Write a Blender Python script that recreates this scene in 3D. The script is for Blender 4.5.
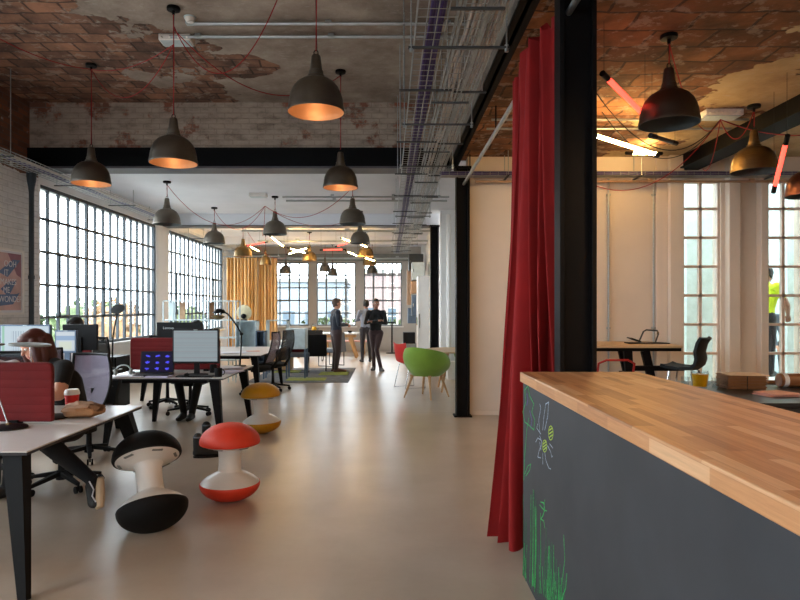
import bpy, bmesh, math, random
import numpy as np
from mathutils import Vector, Matrix, Euler
random.seed(7)
PI = math.pi
sc = bpy.context.scene
C = sc.collection
for o in list(bpy.data.objects):
    bpy.data.objects.remove(o)

# ---------------------------------------------------------------- camera, world, exposure
EYE = 1.5; F = 622.0; CX, CY = 388.0, 308.0
cam_data = bpy.data.cameras.new('camera'); cam = bpy.data.objects.new('camera', cam_data); C.objects.link(cam)
cam.location = (0, 0, EYE); cam.rotation_euler = (PI/2, 0, 0)
cam_data.sensor_width = 36; cam_data.lens = 36*F/800
cam_data.shift_x = 12/800; cam_data.shift_y = 8/800
cam_data.clip_start = .05; cam_data.clip_end = 300
sc.camera = cam
sc.view_settings.view_transform = 'Standard'; sc.view_settings.look = 'None'
sc.view_settings.gamma = 1; sc.view_settings.use_curve_mapping = False
sc.view_settings.exposure = 0.62

world = bpy.data.worlds.new('world'); sc.world = world; world.use_nodes = True
wn = world.node_tree.nodes; wl = world.node_tree.links; wn.clear()
wo = wn.new('ShaderNodeOutputWorld'); wb = wn.new('ShaderNodeBackground'); wb.inputs[1].default_value = 7.5
tc = wn.new('ShaderNodeTexCoord'); sp = wn.new('ShaderNodeSeparateXYZ'); rp = wn.new('ShaderNodeValToRGB')
wl.new(tc.outputs['Generated'], sp.inputs[0]); wl.new(sp.outputs[2], rp.inputs[0])
rp.color_ramp.elements[0].position = 0.0; rp.color_ramp.elements[0].color = (.80, .90, 1, 1)
rp.color_ramp.elements[1].position = .6; rp.color_ramp.elements[1].color = (.95, .98, 1, 1)
wl.new(rp.outputs[0], wb.inputs[0]); wl.new(wb.outputs[0], wo.inputs[0])
cy = sc.cycles
cy.max_bounces = 9; cy.diffuse_bounces = 6; cy.glossy_bounces = 4; cy.transmission_bounces = 6; cy.transparent_max_bounces = 12
cy.caustics_reflective = False; cy.caustics_refractive = False; cy.sample_clamp_indirect = 6
cy.use_denoising = True; cy.blur_glossy = .5
try: cy.denoiser = 'OPENIMAGEDENOISE'
except Exception: pass

def P(x, y, Y):
    return Vector(((x-CX)*Y/F, Y, EYE-(y-CY)*Y/F))

def portal(loc, rot, sx, sy):
    d = bpy.data.lights.new('window_portal', 'AREA'); d.shape = 'RECTANGLE'; d.size = sx; d.size_y = sy
    d.cycles.is_portal = True
    o = bpy.data.objects.new('window_portal', d); o.location = loc; o.rotation_euler = rot; C.objects.link(o)
# daylight portals, just outside each window opening (they only guide the sky light)
for y0, y1 in ((-3.2, 1.6), (2.6, 7.3), (9.05, 13.6), (14.38, 19.1)):
    portal((-5.42, (y0+y1)/2, 2.1), (0, -PI/2, 0), 2.5, y1-y0)
for x0, x1 in ((-4.08, -2.74), (-2.47, -1.12), (-.83, .48)):
    portal(((x0+x1)/2, 21.85, 1.98), (-PI/2, 0, 0), x1-x0, 2.3)
for x0, x1 in ((4.14, 4.67), (5.31, 5.84), (6.4, 6.93)):
    portal(((x0+x1)/2, 9.0, 1.87), (-PI/2, 0, 0), x1-x0, 2.9)
portal((-2.9, -4.55, 2.4), (PI/2, 0, 0), 2.8, 1.6)  # serves the added opening behind the camera

# ---------------------------------------------------------------- helpers
def lin(c):
    return tuple((v/255/12.92 if v/255 <= .04045 else ((v/255+.055)/1.055)**2.4) for v in c[:3]) + (1,)

class NT:
    def __init__(s, name):
        s.m = bpy.data.materials.new(name); s.m.use_nodes = True
        s.n = s.m.node_tree.nodes; s.l = s.m.node_tree.links
        s.b = s.n['Principled BSDF']; s.out = s.n['Material Output']
    def new(s, t, **kw):
        n = s.n.new(t)
        for k, v in kw.items():
            if k.startswith('i_'):
                n.inputs[k[2:].replace('_', ' ')].default_value = v
            else: setattr(n, k, v)
        return n
    def link(s, a, b): s.l.new(a, b)
    def coord(s, scale=(1, 1, 1), rot=(0, 0, 0), kind='Object'):
        t = s.new('ShaderNodeTexCoord'); m = s.new('ShaderNodeMapping')
        m.inputs['Scale'].default_value = scale; m.inputs['Rotation'].default_value = rot
        s.link(t.outputs[kind], m.inputs[0]); return m.outputs[0]
    def noise(s, vec, scale, detail=4, rough=.55):
        n = s.new('ShaderNodeTexNoise', i_Scale=scale, i_Detail=detail, i_Roughness=rough); s.link(vec, n.inputs['Vector']); return n.outputs['Fac']
    def ramp(s, fac, stops, interp='LINEAR'):
        r = s.new('ShaderNodeValToRGB'); r.color_ramp.interpolation = interp
        e = r.color_ramp.elements
        while len(e) < len(stops): e.new(.5)
        for i, (p, c) in enumerate(stops): e[i].position = p; e[i].color = c if len(c) == 4 else tuple(c)+(1,)
        s.link(fac, r.inputs[0]); return r.outputs[0]
    def mix(s, f, a, b, mode='MIX'):
        m = s.new('ShaderNodeMix', data_type='RGBA', blend_type=mode)
        for inp, v in ((m.inputs[0], f), (m.inputs[6], a), (m.inputs[7], b)):
            if hasattr(v, 'is_output'): s.link(v, inp)
            else: inp.default_value = v
        return m.outputs[2]
    def math(s, op, a, b=0.0, c=None):
        m = s.new('ShaderNodeMath', operation=op)
        for i, v in enumerate((a, b) if c is None else (a, b, c)):
            if hasattr(v, 'is_output'): s.link(v, m.inputs[i])
            else: m.inputs[i].default_value = v
        return m.outputs[0]
    def bump(s, h, strength=.3, dist=.01):
        b = s.new('ShaderNodeBump', i_Strength=strength, i_Distance=dist); s.link(h, b.inputs['Height']); s.link(b.outputs[0], s.b.inputs['Normal'])

_mats = {}
def mat(name, col, rough=.5, metal=0, var=.06, nscale=12, bump=0, bscale=60, emit=None, es=0, spec=None, alpha=None, sheen=0):
    if name in _mats: return _mats[name]
    t = NT(name); b = t.b
    c = lin(col)
    v = t.coord()
    nz = t.noise(v, nscale, 3)
    lo = tuple(max(0, x*(1-var*1.6)) for x in c[:3]); hi = tuple(min(1, x*(1+var*1.6)) for x in c[:3])
    t.link(t.ramp(nz, [(.3, lo), (.7, hi)]), b.inputs['Base Color'])
    b.inputs['Roughness'].default_value = rough; b.inputs['Metallic'].default_value = metal
    if spec is not None: b.inputs['Specular IOR Level'].default_value = spec
    if sheen: b.inputs['Sheen Weight'].default_value = sheen
    if emit: b.inputs['Emission Color'].default_value = lin(emit); b.inputs['Emission Strength'].default_value = es
    if bump: t.bump(t.noise(v, bscale, 3), bump, .004)
    _mats[name] = t.m; return t.m

class MB:
    def __init__(s): s.v = []; s.f = []; s.mi = []
    def add(s, vs, fs, mi=0):
        n = len(s.v); s.v += [tuple(v) for v in vs]; s.f += [tuple(i+n for i in f) for f in fs]; s.mi += [mi]*len(fs); return s
    def box(s, c, d, rz=0, rot=None, mi=0):
        hx, hy, hz = d[0]/2, d[1]/2, d[2]/2
        M = Euler(rot if rot else (0, 0, rz)).to_matrix(); c = Vector(c)
        vs = [c+M@Vector((x*hx, y*hy, z*hz)) for z in (-1, 1) for y in (-1, 1) for x in (-1, 1)]
        return s.add(vs, [(0, 2, 3, 1), (4, 5, 7, 6), (0, 1, 5, 4), (2, 6, 7, 3), (0, 4, 6, 2), (1, 3, 7, 5)], mi)
    def b2(s, x0, x1, y0, y1, z0, z1, mi=0):
        return s.box(((x0+x1)/2, (y0+y1)/2, (z0+z1)/2), (abs(x1-x0), abs(y1-y0), abs(z1-z0)), mi=mi)
    def beam(s, p0, p1, w0, w1=None, d0=None, d1=None, up=(0, 0, 1), mi=0):
        p0 = Vector(p0); p1 = Vector(p1); w1 = w0 if w1 is None else w1; d0 = w0 if d0 is None else d0; d1 = w1 if d1 is None else d1
        a = (p1-p0).normalized(); u = Vector(up)
        if abs(a.dot(u)) > .95: u = Vector((0, 1, 0))
        x = a.cross(u).normalized(); y = x.cross(a).normalized()
        vs = []
        for p, w, d in ((p0, w0, d0), (p1, w1, d1)):
            for i, j in ((-1, -1), (1, -1), (1, 1), (-1, 1)): vs.append(p+x*i*w/2+y*j*d/2)
        return s.add(vs, [(3, 2, 1, 0), (4, 5, 6, 7), (0, 1, 5, 4), (1, 2, 6, 5), (2, 3, 7, 6), (3, 0, 4, 7)], mi)
    def tube(s, pts, r, n=8, closed=False, mi=0, cap=True):
        pts = [Vector(p) for p in pts]; m = len(pts)
        rs = r if isinstance(r, (list, tuple)) else [r]*m
        vs = []; prev = None
        for i, p in enumerate(pts):
            if closed: t = pts[(i+1) % m]-pts[i-1]
            else: t = pts[min(i+1, m-1)]-pts[max(i-1, 0)]
            if t.length < 1e-9: t = Vector((0, 0, 1))
            t.normalize()
            if prev is None:
                u = Vector((0, 0, 1)) if abs(t.z) < .9 else Vector((1, 0, 0))
                x = t.cross(u).normalized()
            else:
                x = prev-t*prev.dot(t)
                x = x.normalized() if x.length > 1e-6 else t.orthogonal().normalized()
            prev = x; y = t.cross(x)
            for k in range(n):
                a = 2*PI*k/n; vs.append(p+(x*math.cos(a)+y*math.sin(a))*rs[i])
        fs = []
        for i in range(m if closed else m-1):
            j = (i+1) % m
            for k in range(n):
                l = (k+1) % n; fs.append((i*n+k, i*n+l, j*n+l, j*n+k))
        if not closed and cap: fs += [tuple(range(n))[::-1], tuple((m-1)*n+k for k in range(n))]
        return s.add(vs, fs, mi)
    def cyl(s, p0, p1, r0, r1=None, n=16, mi=0):
        return s.tube([p0, p1], [r0, r0 if r1 is None else r1], n, mi=mi)
    def lathe(s, prof, c=(0, 0, 0), n=32, M=None, mi=0, closed=False):
        c = Vector(c); vs = []; fs = []; m = len(prof)
        for r, z in prof:
            for k in range(n):
                a = 2*PI*k/n; p = Vector((max(r, 1e-4)*math.cos(a), max(r, 1e-4)*math.sin(a), z))
                if M: p = M@p
                vs.append(c+p)
        for i in range(m if closed else m-1):
            j = (i+1) % m
            for k in range(n):
                l = (k+1) % n; fs.append((i*n+k, i*n+l, j*n+l, j*n+k))
        return s.add(vs, fs, mi)
    def ell(s, c, r, M=None, nu=16, nv=10, mi=0):
        c = Vector(c); r = (r, r, r) if isinstance(r, (int, float)) else r
        vs = []; fs = []
        for i in range(nv+1):
            th = PI*i/nv
            for k in range(nu):
                a = 2*PI*k/nu; st = max(math.sin(th), 1e-3)
                p = Vector((r[0]*st*math.cos(a), r[1]*st*math.sin(a), -r[2]*math.cos(th)))
                if M: p = M@p
                vs.append(c+p)
        for i in range(nv):
            for k in range(nu):
                l = (k+1) % nu; fs.append((i*nu+k, i*nu+l, (i+1)*nu+l, (i+1)*nu+k))
        fs += [tuple(range(nu))[::-1], tuple(nv*nu+k for k in range(nu))]
        return s.add(vs, fs, mi)
    def prism(s, poly, a, b, axis='z', mi=0):
        def mk(u, v, w): return (u, v, w) if axis == 'z' else ((w, u, v) if axis == 'x' else (u, w, v))
        n = len(poly); vs = [mk(u, v, a) for u, v in poly]+[mk(u, v, b) for u, v in poly]
        fs = [tuple(range(n))[::-1], tuple(range(n, 2*n))]+[(i, (i+1) % n, n+(i+1) % n, n+i) for i in range(n)]
        return s.add(vs, fs, mi)
    def sheet(s, fn, nu, nv, th=0, mi=0):
        vs = [Vector(fn(i/nu, j/nv)) for j in range(nv+1) for i in range(nu+1)]
        W = nu+1
        fs = [(j*W+i, j*W+i+1, (j+1)*W+i+1, (j+1)*W+i) for j in range(nv) for i in range(nu)]
        if not th: return s.add(vs, fs, mi)
        N = [Vector((0, 0, 0)) for _ in vs]
        for f in fs:
            nn = (vs[f[1]]-vs[f[0]]).cross(vs[f[3]]-vs[f[0]])
            for i in f: N[i] += nn
        v2 = [v-(n.normalized() if n.length > 0 else n)*th for v, n in zip(vs, N)]
        k = len(vs); f2 = [tuple(i+k for i in f[::-1]) for f in fs]; e = []
        for i in range(nu): e += [(i+1, i, i+k, i+1+k), (nv*W+i, nv*W+i+1, nv*W+i+1+k, nv*W+i+k)]
        for j in range(nv): e += [(j*W, (j+1)*W, (j+1)*W+k, j*W+k), ((j+1)*W+nu, j*W+nu, j*W+nu+k, (j+1)*W+nu+k)]
        return s.add(vs+v2, fs+f2+e, mi)
    def build(s, name, m, parent=None, smooth=35, bevel=0, fix=True):
        me = bpy.data.meshes.new(name); me.from_pydata(s.v, [], s.f)
        ms = m if isinstance(m, (list, tuple)) else [m]
        for x in ms: me.materials.append(x)
        if len(ms) > 1: me.polygons.foreach_set('material_index', s.mi)
        if fix:
            bm = bmesh.new(); bm.from_mesh(me); bmesh.ops.recalc_face_normals(bm, faces=bm.faces); bm.to_mesh(me); bm.free()
        if smooth:
            me.polygons.foreach_set('use_smooth', [True]*len(me.polygons)); me.set_sharp_from_angle(angle=math.radians(smooth))
        me.update()
        o = bpy.data.objects.new(name, me); C.objects.link(o)
        if parent: o.parent = parent
        if bevel:
            b = o.modifiers.new('bevel', 'BEVEL'); b.width = bevel; b.segments = 2; b.limit_method = 'ANGLE'; b.angle_limit = math.radians(40)
        return o

def tag(o, label=None, cat=None, group=None, kind=None):
    if label: o['label'] = label
    if cat: o['category'] = cat
    if group: o['group'] = group
    if kind: o['kind'] = kind
    return o
def thing(name, label, cat, loc=(0, 0, 0), rz=0, group=None):
    o = bpy.data.objects.new(name, None); o.empty_display_size = .1; C.objects.link(o)
    o.location = loc; o.rotation_euler = (0, 0, rz); return tag(o, label, cat, group)
def struct(name, mb, m, parent=None, **kw):
    o = mb.build(name, m, parent, **kw)
    if not parent: o['kind'] = 'structure'
    return o
def sroot(name):
    o = bpy.data.objects.new(name, None); C.objects.link(o); o['kind'] = 'structure'; return o
kids = {}
def copy_tree(o, parent=None, top=True):
    c = o.copy(); C.objects.link(c)
    if parent: c.parent = parent
    for ch in [x for x in bpy.data.objects if x.parent == o]: copy_tree(ch, c, False)
    return c
def dup(o, loc, rz=None, label=None, group=None):
    c = copy_tree(o); c.location = loc
    if rz is not None: c.rotation_euler = (0, 0, rz)
    if label: c['label'] = label
    if group: c['group'] = group
    return c
def set_mat(root, part, m):
    for ch in root.children_recursive:
        if ch.name.split('.')[0] == part:
            ch.data = ch.data.copy(); ch.data.materials.clear(); ch.data.materials.append(m)
def text(name, s, size, M, m, parent, depth=.001, align='LEFT'):
    cu = bpy.data.curves.new(name, 'FONT'); cu.body = s; cu.size = size; cu.extrude = depth; cu.align_x = align
    t = bpy.data.objects.new(name, cu); C.objects.link(t); bpy.context.view_layer.update()
    me = bpy.data.meshes.new_from_object(t.evaluated_get(bpy.context.evaluated_depsgraph_get()))
    bpy.data.objects.remove(t)
    me.transform(M); me.materials.clear(); me.materials.append(m)
    o = bpy.data.objects.new(name, me); C.objects.link(o); o.parent = parent; return o

# ---------------------------------------------------------------- materials
def m_floor():
    t = NT('polished_concrete'); v = t.coord()
    big = t.noise(v, .45, 3, .5); mid = t.noise(v, 1.6, 4, .5); fine = t.noise(v, 22, 3)
    base = t.mix(mid, lin((158, 136, 114)), lin((222, 208, 192)))
    base = t.mix(t.math('MULTIPLY', big, .6), base, lin((170, 146, 120)))
    base = t.mix(t.math('MULTIPLY', fine, .14), base, lin((128, 112, 98)))
    scuff = t.noise(t.coord(scale=(3, .8, 1), rot=(0, 0, .5)), 5, 3); base = t.mix(t.math('MULTIPLY', scuff, .12), base, lin((214, 206, 196)))
    s = t.new('ShaderNodeSeparateXYZ'); t.link(v, s.inputs[0])
    a = t.math('ABSOLUTE', t.math('SUBTRACT', s.outputs[1], 8.92)); j = t.math('LESS_THAN', a, .007)
    a2 = t.math('ABSOLUTE', t.math('SUBTRACT', s.outputs[1], 14.1)); j = t.math('MAXIMUM', j, t.math('LESS_THAN', a2, .007))
    t.link(t.mix(t.math('MULTIPLY', j, .5), base, lin((70, 60, 52))), t.b.inputs['Base Color'])
    t.link(t.math('MULTIPLY_ADD', mid, .08, .262), t.b.inputs['Roughness'])
    t.b.inputs['Specular IOR Level'].default_value = .75
    t.bump(t.math('ADD', t.noise(v, 1.5, 3), t.math('MULTIPLY', t.noise(t.coord(scale=(.7, 1.6, 1)), 6, 3), .16)), .12, .05)
    return t.m
def m_tileceil(kind):
    """clay pot ceiling with the plaster flaked off; kind 'left' or 'right' shapes where plaster remains"""
    t = NT('flaking_clay_ceiling_'+kind); v = t.coord()
    s = t.new('ShaderNodeSeparateXYZ'); t.link(v, s.inputs[0])
    warp = t.noise(v, 1.1, 5, .62)
    br = t.new('ShaderNodeTexBrick', i_Scale=1.0); br.inputs['Brick Width'].default_value = (.42 if kind == 'right' else .30); br.inputs['Row Height'].default_value = (.27 if kind == 'right' else .21)
    br.inputs['Mortar Size'].default_value = .014; br.inputs['Mortar Smooth'].default_value = .4; br.offset = .5
    wv = t.new('ShaderNodeMix', data_type='RGBA'); wv.inputs[0].default_value = (.10 if kind == 'right' else .08)
    nc = t.new('ShaderNodeTexNoise', i_Scale=3.0, i_Detail=3.0); t.link(v, nc.inputs['Vector']); t.link(v, wv.inputs[6]); t.link(nc.outputs['Color'], wv.inputs[7])
    t.link(wv.outputs[2], br.inputs['Vector'])
    warm = kind == 'right'
    if warm: cs = (lin((164, 120, 86)), lin((116, 82, 60)), lin((80, 58, 46)))
    else: cs = (lin((170, 132, 112)), lin((122, 96, 84)), lin((96, 78, 70)))
    br.inputs['Color1'].default_value = cs[0]; br.inputs['Color2'].default_value = cs[1]; br.inputs['Mortar'].default_value = cs[2]
    stain = t.ramp(t.noise(v, 2.2, 5, .65), [(.34, lin((72, 60, 52))), (.66, lin((206, 184, 164)))])
    clay = t.mix(.75, br.outputs['Color'], stain, 'OVERLAY')
    flake = t.ramp(t.noise(v, 5.5, 6, .7), [(.54, (0, 0, 0)), (.60, (1, 1, 1))])
    clay = t.mix(t.math('MULTIPLY', flake, .5), clay, lin((178, 160, 146)))
    pl_n = t.noise(v, 1.6, 6, .65)
    if warm: plaster = t.ramp(pl_n, [(.3, lin((150, 128, 96))), (.5, lin((188, 166, 128))), (.7, lin((206, 188, 152)))])
    else: plaster = t.ramp(pl_n, [(.3, lin((124, 110, 100))), (.5, lin((158, 144, 132))), (.7, lin((188, 176, 164)))])
    scr = t.ramp(t.noise(t.coord(scale=(1, 3, 1)), 7, 4, .7), [(.60, (0, 0, 0)), (.66, (1, 1, 1))])
    plaster = t.mix(t.math('MULTIPLY', scr, .35), plaster, lin((196, 190, 182)))
    wob = t.math('MULTIPLY', t.math('SUBTRACT', warp, .5), 5.0)
    if warm:
        g = t.math('ADD', t.math('SUBTRACT', s.outputs[0], 3.35), wob)
    else:
        g = t.math('ADD', t.math('SUBTRACT', s.outputs[0], -2.55), wob)
        d = t.math('MULTIPLY', t.math('POWER', t.math('SUBTRACT', s.outputs[0], -1.75), 2.0), 5.0)
        e = t.math('MULTIPLY', t.math('POWER', t.math('SUBTRACT', s.outputs[1], 7.45), 2.0), 9.0)
        hole = t.math('SUBTRACT', t.math('ADD', t.math('ADD', d, e), t.math('MULTIPLY', wob, .7)), 1.0)
        g = t.math('MINIMUM', g, hole)
    mask = t.ramp(g, [(.0, (0, 0, 0)), (.03, (1, 1, 1))])
    edge = t.ramp(g, [(.0, (0, 0, 0)), (.02, (1, 1, 1)), (.07, (0, 0, 0))])
    col = t.mix(mask, clay, plaster); col = t.mix(t.math('MULTIPLY', edge, .6), col, lin((90, 74, 62)))
    t.link(col, t.b.inputs['Base Color']); t.b.inputs['Roughness'].default_value = .9
    h = t.math('ADD', t.math('MULTIPLY', mask, .9), t.math('MULTIPLY', t.math('MULTIPLY', br.outputs['Fac'], t.math('SUBTRACT', 1.0, mask)), -.6)); h = t.math('ADD', h, t.math('MULTIPLY', t.noise(v, 14, 5), .5))
    t.bump(h, .6, .03); return t.m
def m_brick(name, c1, c2, mort, paint, lo, hi, axis='y', bs=.5, zsplit=None, grime=.62):
    """old brick with paint left on it; paint kept where noise is above lo..hi"""
    t = NT(name); v = t.coord()
    s = t.new('ShaderNodeSeparateXYZ'); t.link(v, s.inputs[0]); cb = t.new('ShaderNodeCombineXYZ')
    t.link(s.outputs[0 if axis == 'x' else 1], cb.inputs[0]); t.link(s.outputs[2], cb.inputs[1])
    br = t.new('ShaderNodeTexBrick', i_Scale=1.0); br.inputs['Brick Width'].default_value = .23; br.inputs['Row Height'].default_value = .076
    br.inputs['Mortar Size'].default_value = .007; br.inputs['Mortar Smooth'].default_value = .3
    t.link(cb.outputs[0], br.inputs['Vector'])
    br.inputs['Color1'].default_value = lin(c1); br.inputs['Color2'].default_value = lin(c2); br.inputs['Mortar'].default_value = lin(mort)
    n = t.noise(v, 2.6, 6, .68)
    pn = t.ramp(n, [(lo, (0, 0, 0)), (hi, (1, 1, 1))])
    pc = t.ramp(t.noise(t.coord(scale=(1, 1, 2.5)), 3.2, 7, .72), [(.34, lin([x*grime for x in paint])), (.5, lin([x*(.75+.25*grime) for x in paint])), (.66, lin(paint))])
    if zsplit:
        zz = t.math('ADD', s.outputs[2], t.math('MULTIPLY', t.math('SUBTRACT', t.noise(v, 3, 4), .5), .25))
        below = t.math('LESS_THAN', zz, zsplit); pn = t.math('MAXIMUM', pn, below)
    col = t.mix(pn, br.outputs['Color'], pc); col = t.mix(t.math('MULTIPLY', br.outputs['Fac'], .25), col, lin(mort))
    t.link(col, t.b.inputs['Base Color']); t.b.inputs['Roughness'].default_value = .88
    h = t.math('ADD', t.math('MULTIPLY', br.outputs['Fac'], -1.0), t.math('MULTIPLY', t.noise(v, 20, 4), .35)); t.bump(h, bs, .012)
    return t.m
def m_plaster(name, col, var=.05, rough=.8):
    t = NT(name); v = t.coord(); a = t.noise(v, 1.3, 5); c = lin(col)
    t.link(t.ramp(a, [(.3, tuple(x*(1-var*2) for x in c[:3])), (.7, c)]), t.b.inputs['Base Color']); t.b.inputs['Roughness'].default_value = rough
    t.bump(t.noise(v, 25, 4), .12, .004); return t.m
def m_butcher():
    t = NT('butcher_block_wood'); v = t.coord(); s = t.new('ShaderNodeSeparateXYZ'); t.link(v, s.inputs[0])
    cb = t.new('ShaderNodeCombineXYZ'); t.link(s.outputs[1], cb.inputs[0]); t.link(t.math('ADD', s.outputs[0], s.outputs[2]), cb.inputs[1])
    br = t.new('ShaderNodeTexBrick', i_Scale=1.0); br.inputs['Brick Width'].default_value = .42; br.inputs['Row Height'].default_value = .042
    br.inputs['Mortar Size'].default_value = .0007; br.inputs['Mortar Smooth'].default_value = 0; br.offset = .37; br.offset_frequency = 3; br.squash = .8; br.squash_frequency = 2
    t.link(cb.outputs[0], br.inputs['Vector'])
    br.inputs['Color1'].default_value = (0, 0, 0, 1); br.inputs['Color2'].default_value = (1, 1, 1, 1); br.inputs['Mortar'].default_value = (.2, .2, .2, 1)
    c = t.ramp(br.outputs['Color'], [(0, lin((150, 98, 62))), (.25, lin((184, 128, 84))), (.65, lin((204, 150, 104))), (1, lin((226, 186, 146)))])
    mp = t.new('ShaderNodeMapping'); mp.inputs['Scale'].default_value = (.8, 16, 1); t.link(cb.outputs[0], mp.inputs[0])
    g = t.noise(mp.outputs[0], 6, 6, .7)
    c = t.mix(.32, c, t.ramp(g, [(.3, lin((128, 84, 52))), (.55, lin((196, 146, 100))), (.72, lin((222, 184, 140)))]), 'MIX')
    kn = t.ramp(t.noise(t.coord(scale=(5, 1.2, 5)), 2.3, 3), [(.66, (0, 0, 0)), (.74, (1, 1, 1))])
    c = t.mix(t.math('MULTIPLY', kn, .5), c, lin((112, 66, 38)))
    t.link(c, t.b.inputs['Base Color']); t.b.inputs['Roughness'].default_value = .42; t.bump(g, .05, .002); return t.m
def m_wood(name, c1, c2, axis=2, rough=.45):
    t = NT(name); sc_ = [14, 14, 14]; sc_[axis] = 1.2; v = t.coord(scale=tuple(sc_)); g = t.noise(v, 2, 5, .6)
    t.link(t.ramp(g, [(.3, lin(c1)), (.7, lin(c2))]), t.b.inputs['Base Color']); t.b.inputs['Roughness'].default_value = rough; return t.m
def m_fabric(name, col, rough=.9, sheen=.3, ribs=0):
    t = NT(name); v = t.coord(); c = lin(col); n = t.noise(v, 4, 4)
    t.link(t.ramp(n, [(.3, tuple(x*.86 for x in c[:3])), (.7, tuple(min(1, x*1.1) for x in c[:3]))]), t.b.inputs['Base Color'])
    t.b.inputs['Roughness'].default_value = rough; t.b.inputs['Sheen Weight'].default_value = sheen
    h = t.noise(v, 350, 2)
    if ribs:
        s = t.new('ShaderNodeSeparateXYZ'); t.link(v, s.inputs[0])
        w = t.math('PINGPONG', s.outputs[2], ribs/2); w = t.math('MULTIPLY', t.math('POWER', t.math('DIVIDE', w, ribs/2), .35), 3.0); h = t.math('ADD', h, w)
        t.bump(h, .5, .006)
    else: t.bump(h, .2, .002)
    return t.m
def m_glass(name='window_glass', tint=(.96, .98, .98), gl=.07):
    t = NT(name); t.n.remove(t.b)
    a = t.new('ShaderNodeBsdfTransparent'); a.inputs[0].default_value = tint+(1,)
    g = t.new('ShaderNodeBsdfGlossy'); g.inputs['Roughness'].default_value = .03
    fr = t.new('ShaderNodeFresnel', i_IOR=1.3); mx = t.new('ShaderNodeMixShader'); ge = t.new('ShaderNodeNewGeometry'); t.link(t.math('MULTIPLY', fr.outputs[0], t.math('SUBTRACT', 1.0, ge.outputs['Backfacing'])), mx.inputs[0]); t.link(a.outputs[0], mx.inputs[1]); t.link(g.outputs[0], mx.inputs[2])
    t.link(mx.outputs[0], t.out.inputs[0]); return t.m
def m_mesh(name, col, scale=260, dens=.45):
    """woven mesh fabric of a task chair: see-through weave"""
    t = NT(name); v = t.coord()
    w = t.new('ShaderNodeTexChecker', i_Scale=scale); t.link(v, w.inputs['Vector'])
    t.b.inputs['Base Color'].default_value = lin(col); t.b.inputs['Roughness'].default_value = .7
    tr = t.new('ShaderNodeBsdfTransparent'); mx = t.new('ShaderNodeMixShader')
    f = t.math('MULTIPLY_ADD', w.outputs['Fac'], dens, 1-dens-.12)
    t.link(f, mx.inputs[0]); t.link(tr.outputs[0], mx.inputs[1]); t.link(t.b.outputs[0], mx.inputs[2]); t.link(mx.outputs[0], t.out.inputs[0]); return t.m
def m_metal(name, col, rough=.35, var=.2):
    t = NT(name); v = t.coord(); c = lin(col); n = t.noise(t.coord(scale=(6, 6, 60)), 1.5, 4)
    t.link(t.ramp(n, [(.3, tuple(x*(1-var) for x in c[:3])), (.7, tuple(min(1, x*(1+var)) for x in c[:3]))]), t.b.inputs['Base Color'])
    t.b.inputs['Metallic'].default_value = 1; t.link(t.ramp(t.noise(v, 18, 4), [(.3, (rough*.8,)*3), (.7, (min(1, rough*1.35),)*3)]), t.b.inputs['Roughness']); return t.m

M = {}
M['floor'] = m_floor(); M['ceil_l'] = m_tileceil('left'); M['ceil_r'] = m_tileceil('right')
M['brick_l'] = m_brick('left_wall_brick', (132, 84, 60), (96, 66, 52), (100, 84, 74), (228, 226, 224), .62, .68, 'y', .5, 3.38, .9)
M['brick_b'] = m_brick('upstand_brick', (150, 92, 70), (112, 78, 64), (120, 104, 94), (182, 166, 152), .40, .47, 'x', .8, None, .72)
M['concrete_side'] = m_brick('girder_concrete', (150, 120, 104), (140, 130, 122), (130, 118, 108), (150, 138, 128), .30, .5, 'y', .3)
M['white'] = m_plaster('white_painted_plaster', (236, 235, 233)); M['ceil_w'] = m_plaster('white_ceiling_paint', (232, 234, 240))
M['cream'] = m_plaster('cream_wall_paint', (232, 218, 204)); M['backw'] = m_plaster('grey_white_wall_paint', (190, 184, 176))
M['black'] = mat('black_steel', (14, 13, 14), .5, spec=.12); M['black_beam'] = mat('dark_beam_paint', (9, 9, 11), .6, spec=.1)
M['flange'] = mat('worn_steel_edge', (74, 74, 80), .5)
M['steelwin'] = mat('window_steel', (38, 50, 58), .5); M['greywin'] = mat('grey_window_steel', (120, 126, 128), .5); M['creamwin'] = mat('cream_window_paint', (228, 208, 196), .5)
M['glass'] = m_glass(); M['tint'] = m_glass('tinted_side_glass', (.66, .72, .72))
M['galv'] = m_metal('galvanised_wire', (178, 184, 186), .38); M['chrome'] = m_metal('chrome_metal', (205, 208, 212), .15, .05)
M['butcher'] = m_butcher(); M['chalkb'] = mat('chalkboard_paint', (52, 54, 58), .6, spec=.35, var=.12, nscale=2.5)
M['desk'] = mat('white_laminate', (206, 202, 200), .28, var=.015); M['deskedge'] = mat('dark_desk_edge', (26, 24, 26), .45)
M['plastic_k'] = mat('black_plastic', (16, 16, 18), .5, spec=.2); M['rubber'] = mat('black_textured_rubber', (18, 17, 17), .6, spec=.15, bump=.5, bscale=240)
M['whitepl'] = mat('white_plastic', (232, 228, 222), .3, var=.01)
M['redrub'] = mat('red_orange_rubber', (222, 60, 34), .5, bump=.5, bscale=200, var=.03); M['yelrub'] = mat('mustard_yellow_rubber', (206, 148, 22), .5, bump=.4, bscale=200, var=.03)
M['oak'] = m_wood('pale_oak', (176, 132, 86), (208, 168, 120)); M['oaktop'] = m_wood('pale_oak_top', (196, 160, 120), (220, 190, 152), 0)
M['redfab'] = m_fabric('red_felt', (108, 10, 14), sheen=.05, ribs=.055); M['redcurt'] = m_fabric('red_velvet', (136, 9, 8), .9, 0); M['goldcurt'] = m_fabric('gold_curtain_cloth', (216, 176, 116), .6, .2)
M['greenfab'] = m_fabric('green_wool', (118, 152, 46)); M['greyfab'] = m_fabric('grey_fabric', (96, 104, 116)); M['blackfab'] = m_fabric('black_fabric', (15, 15, 17), sheen=.05)
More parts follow.
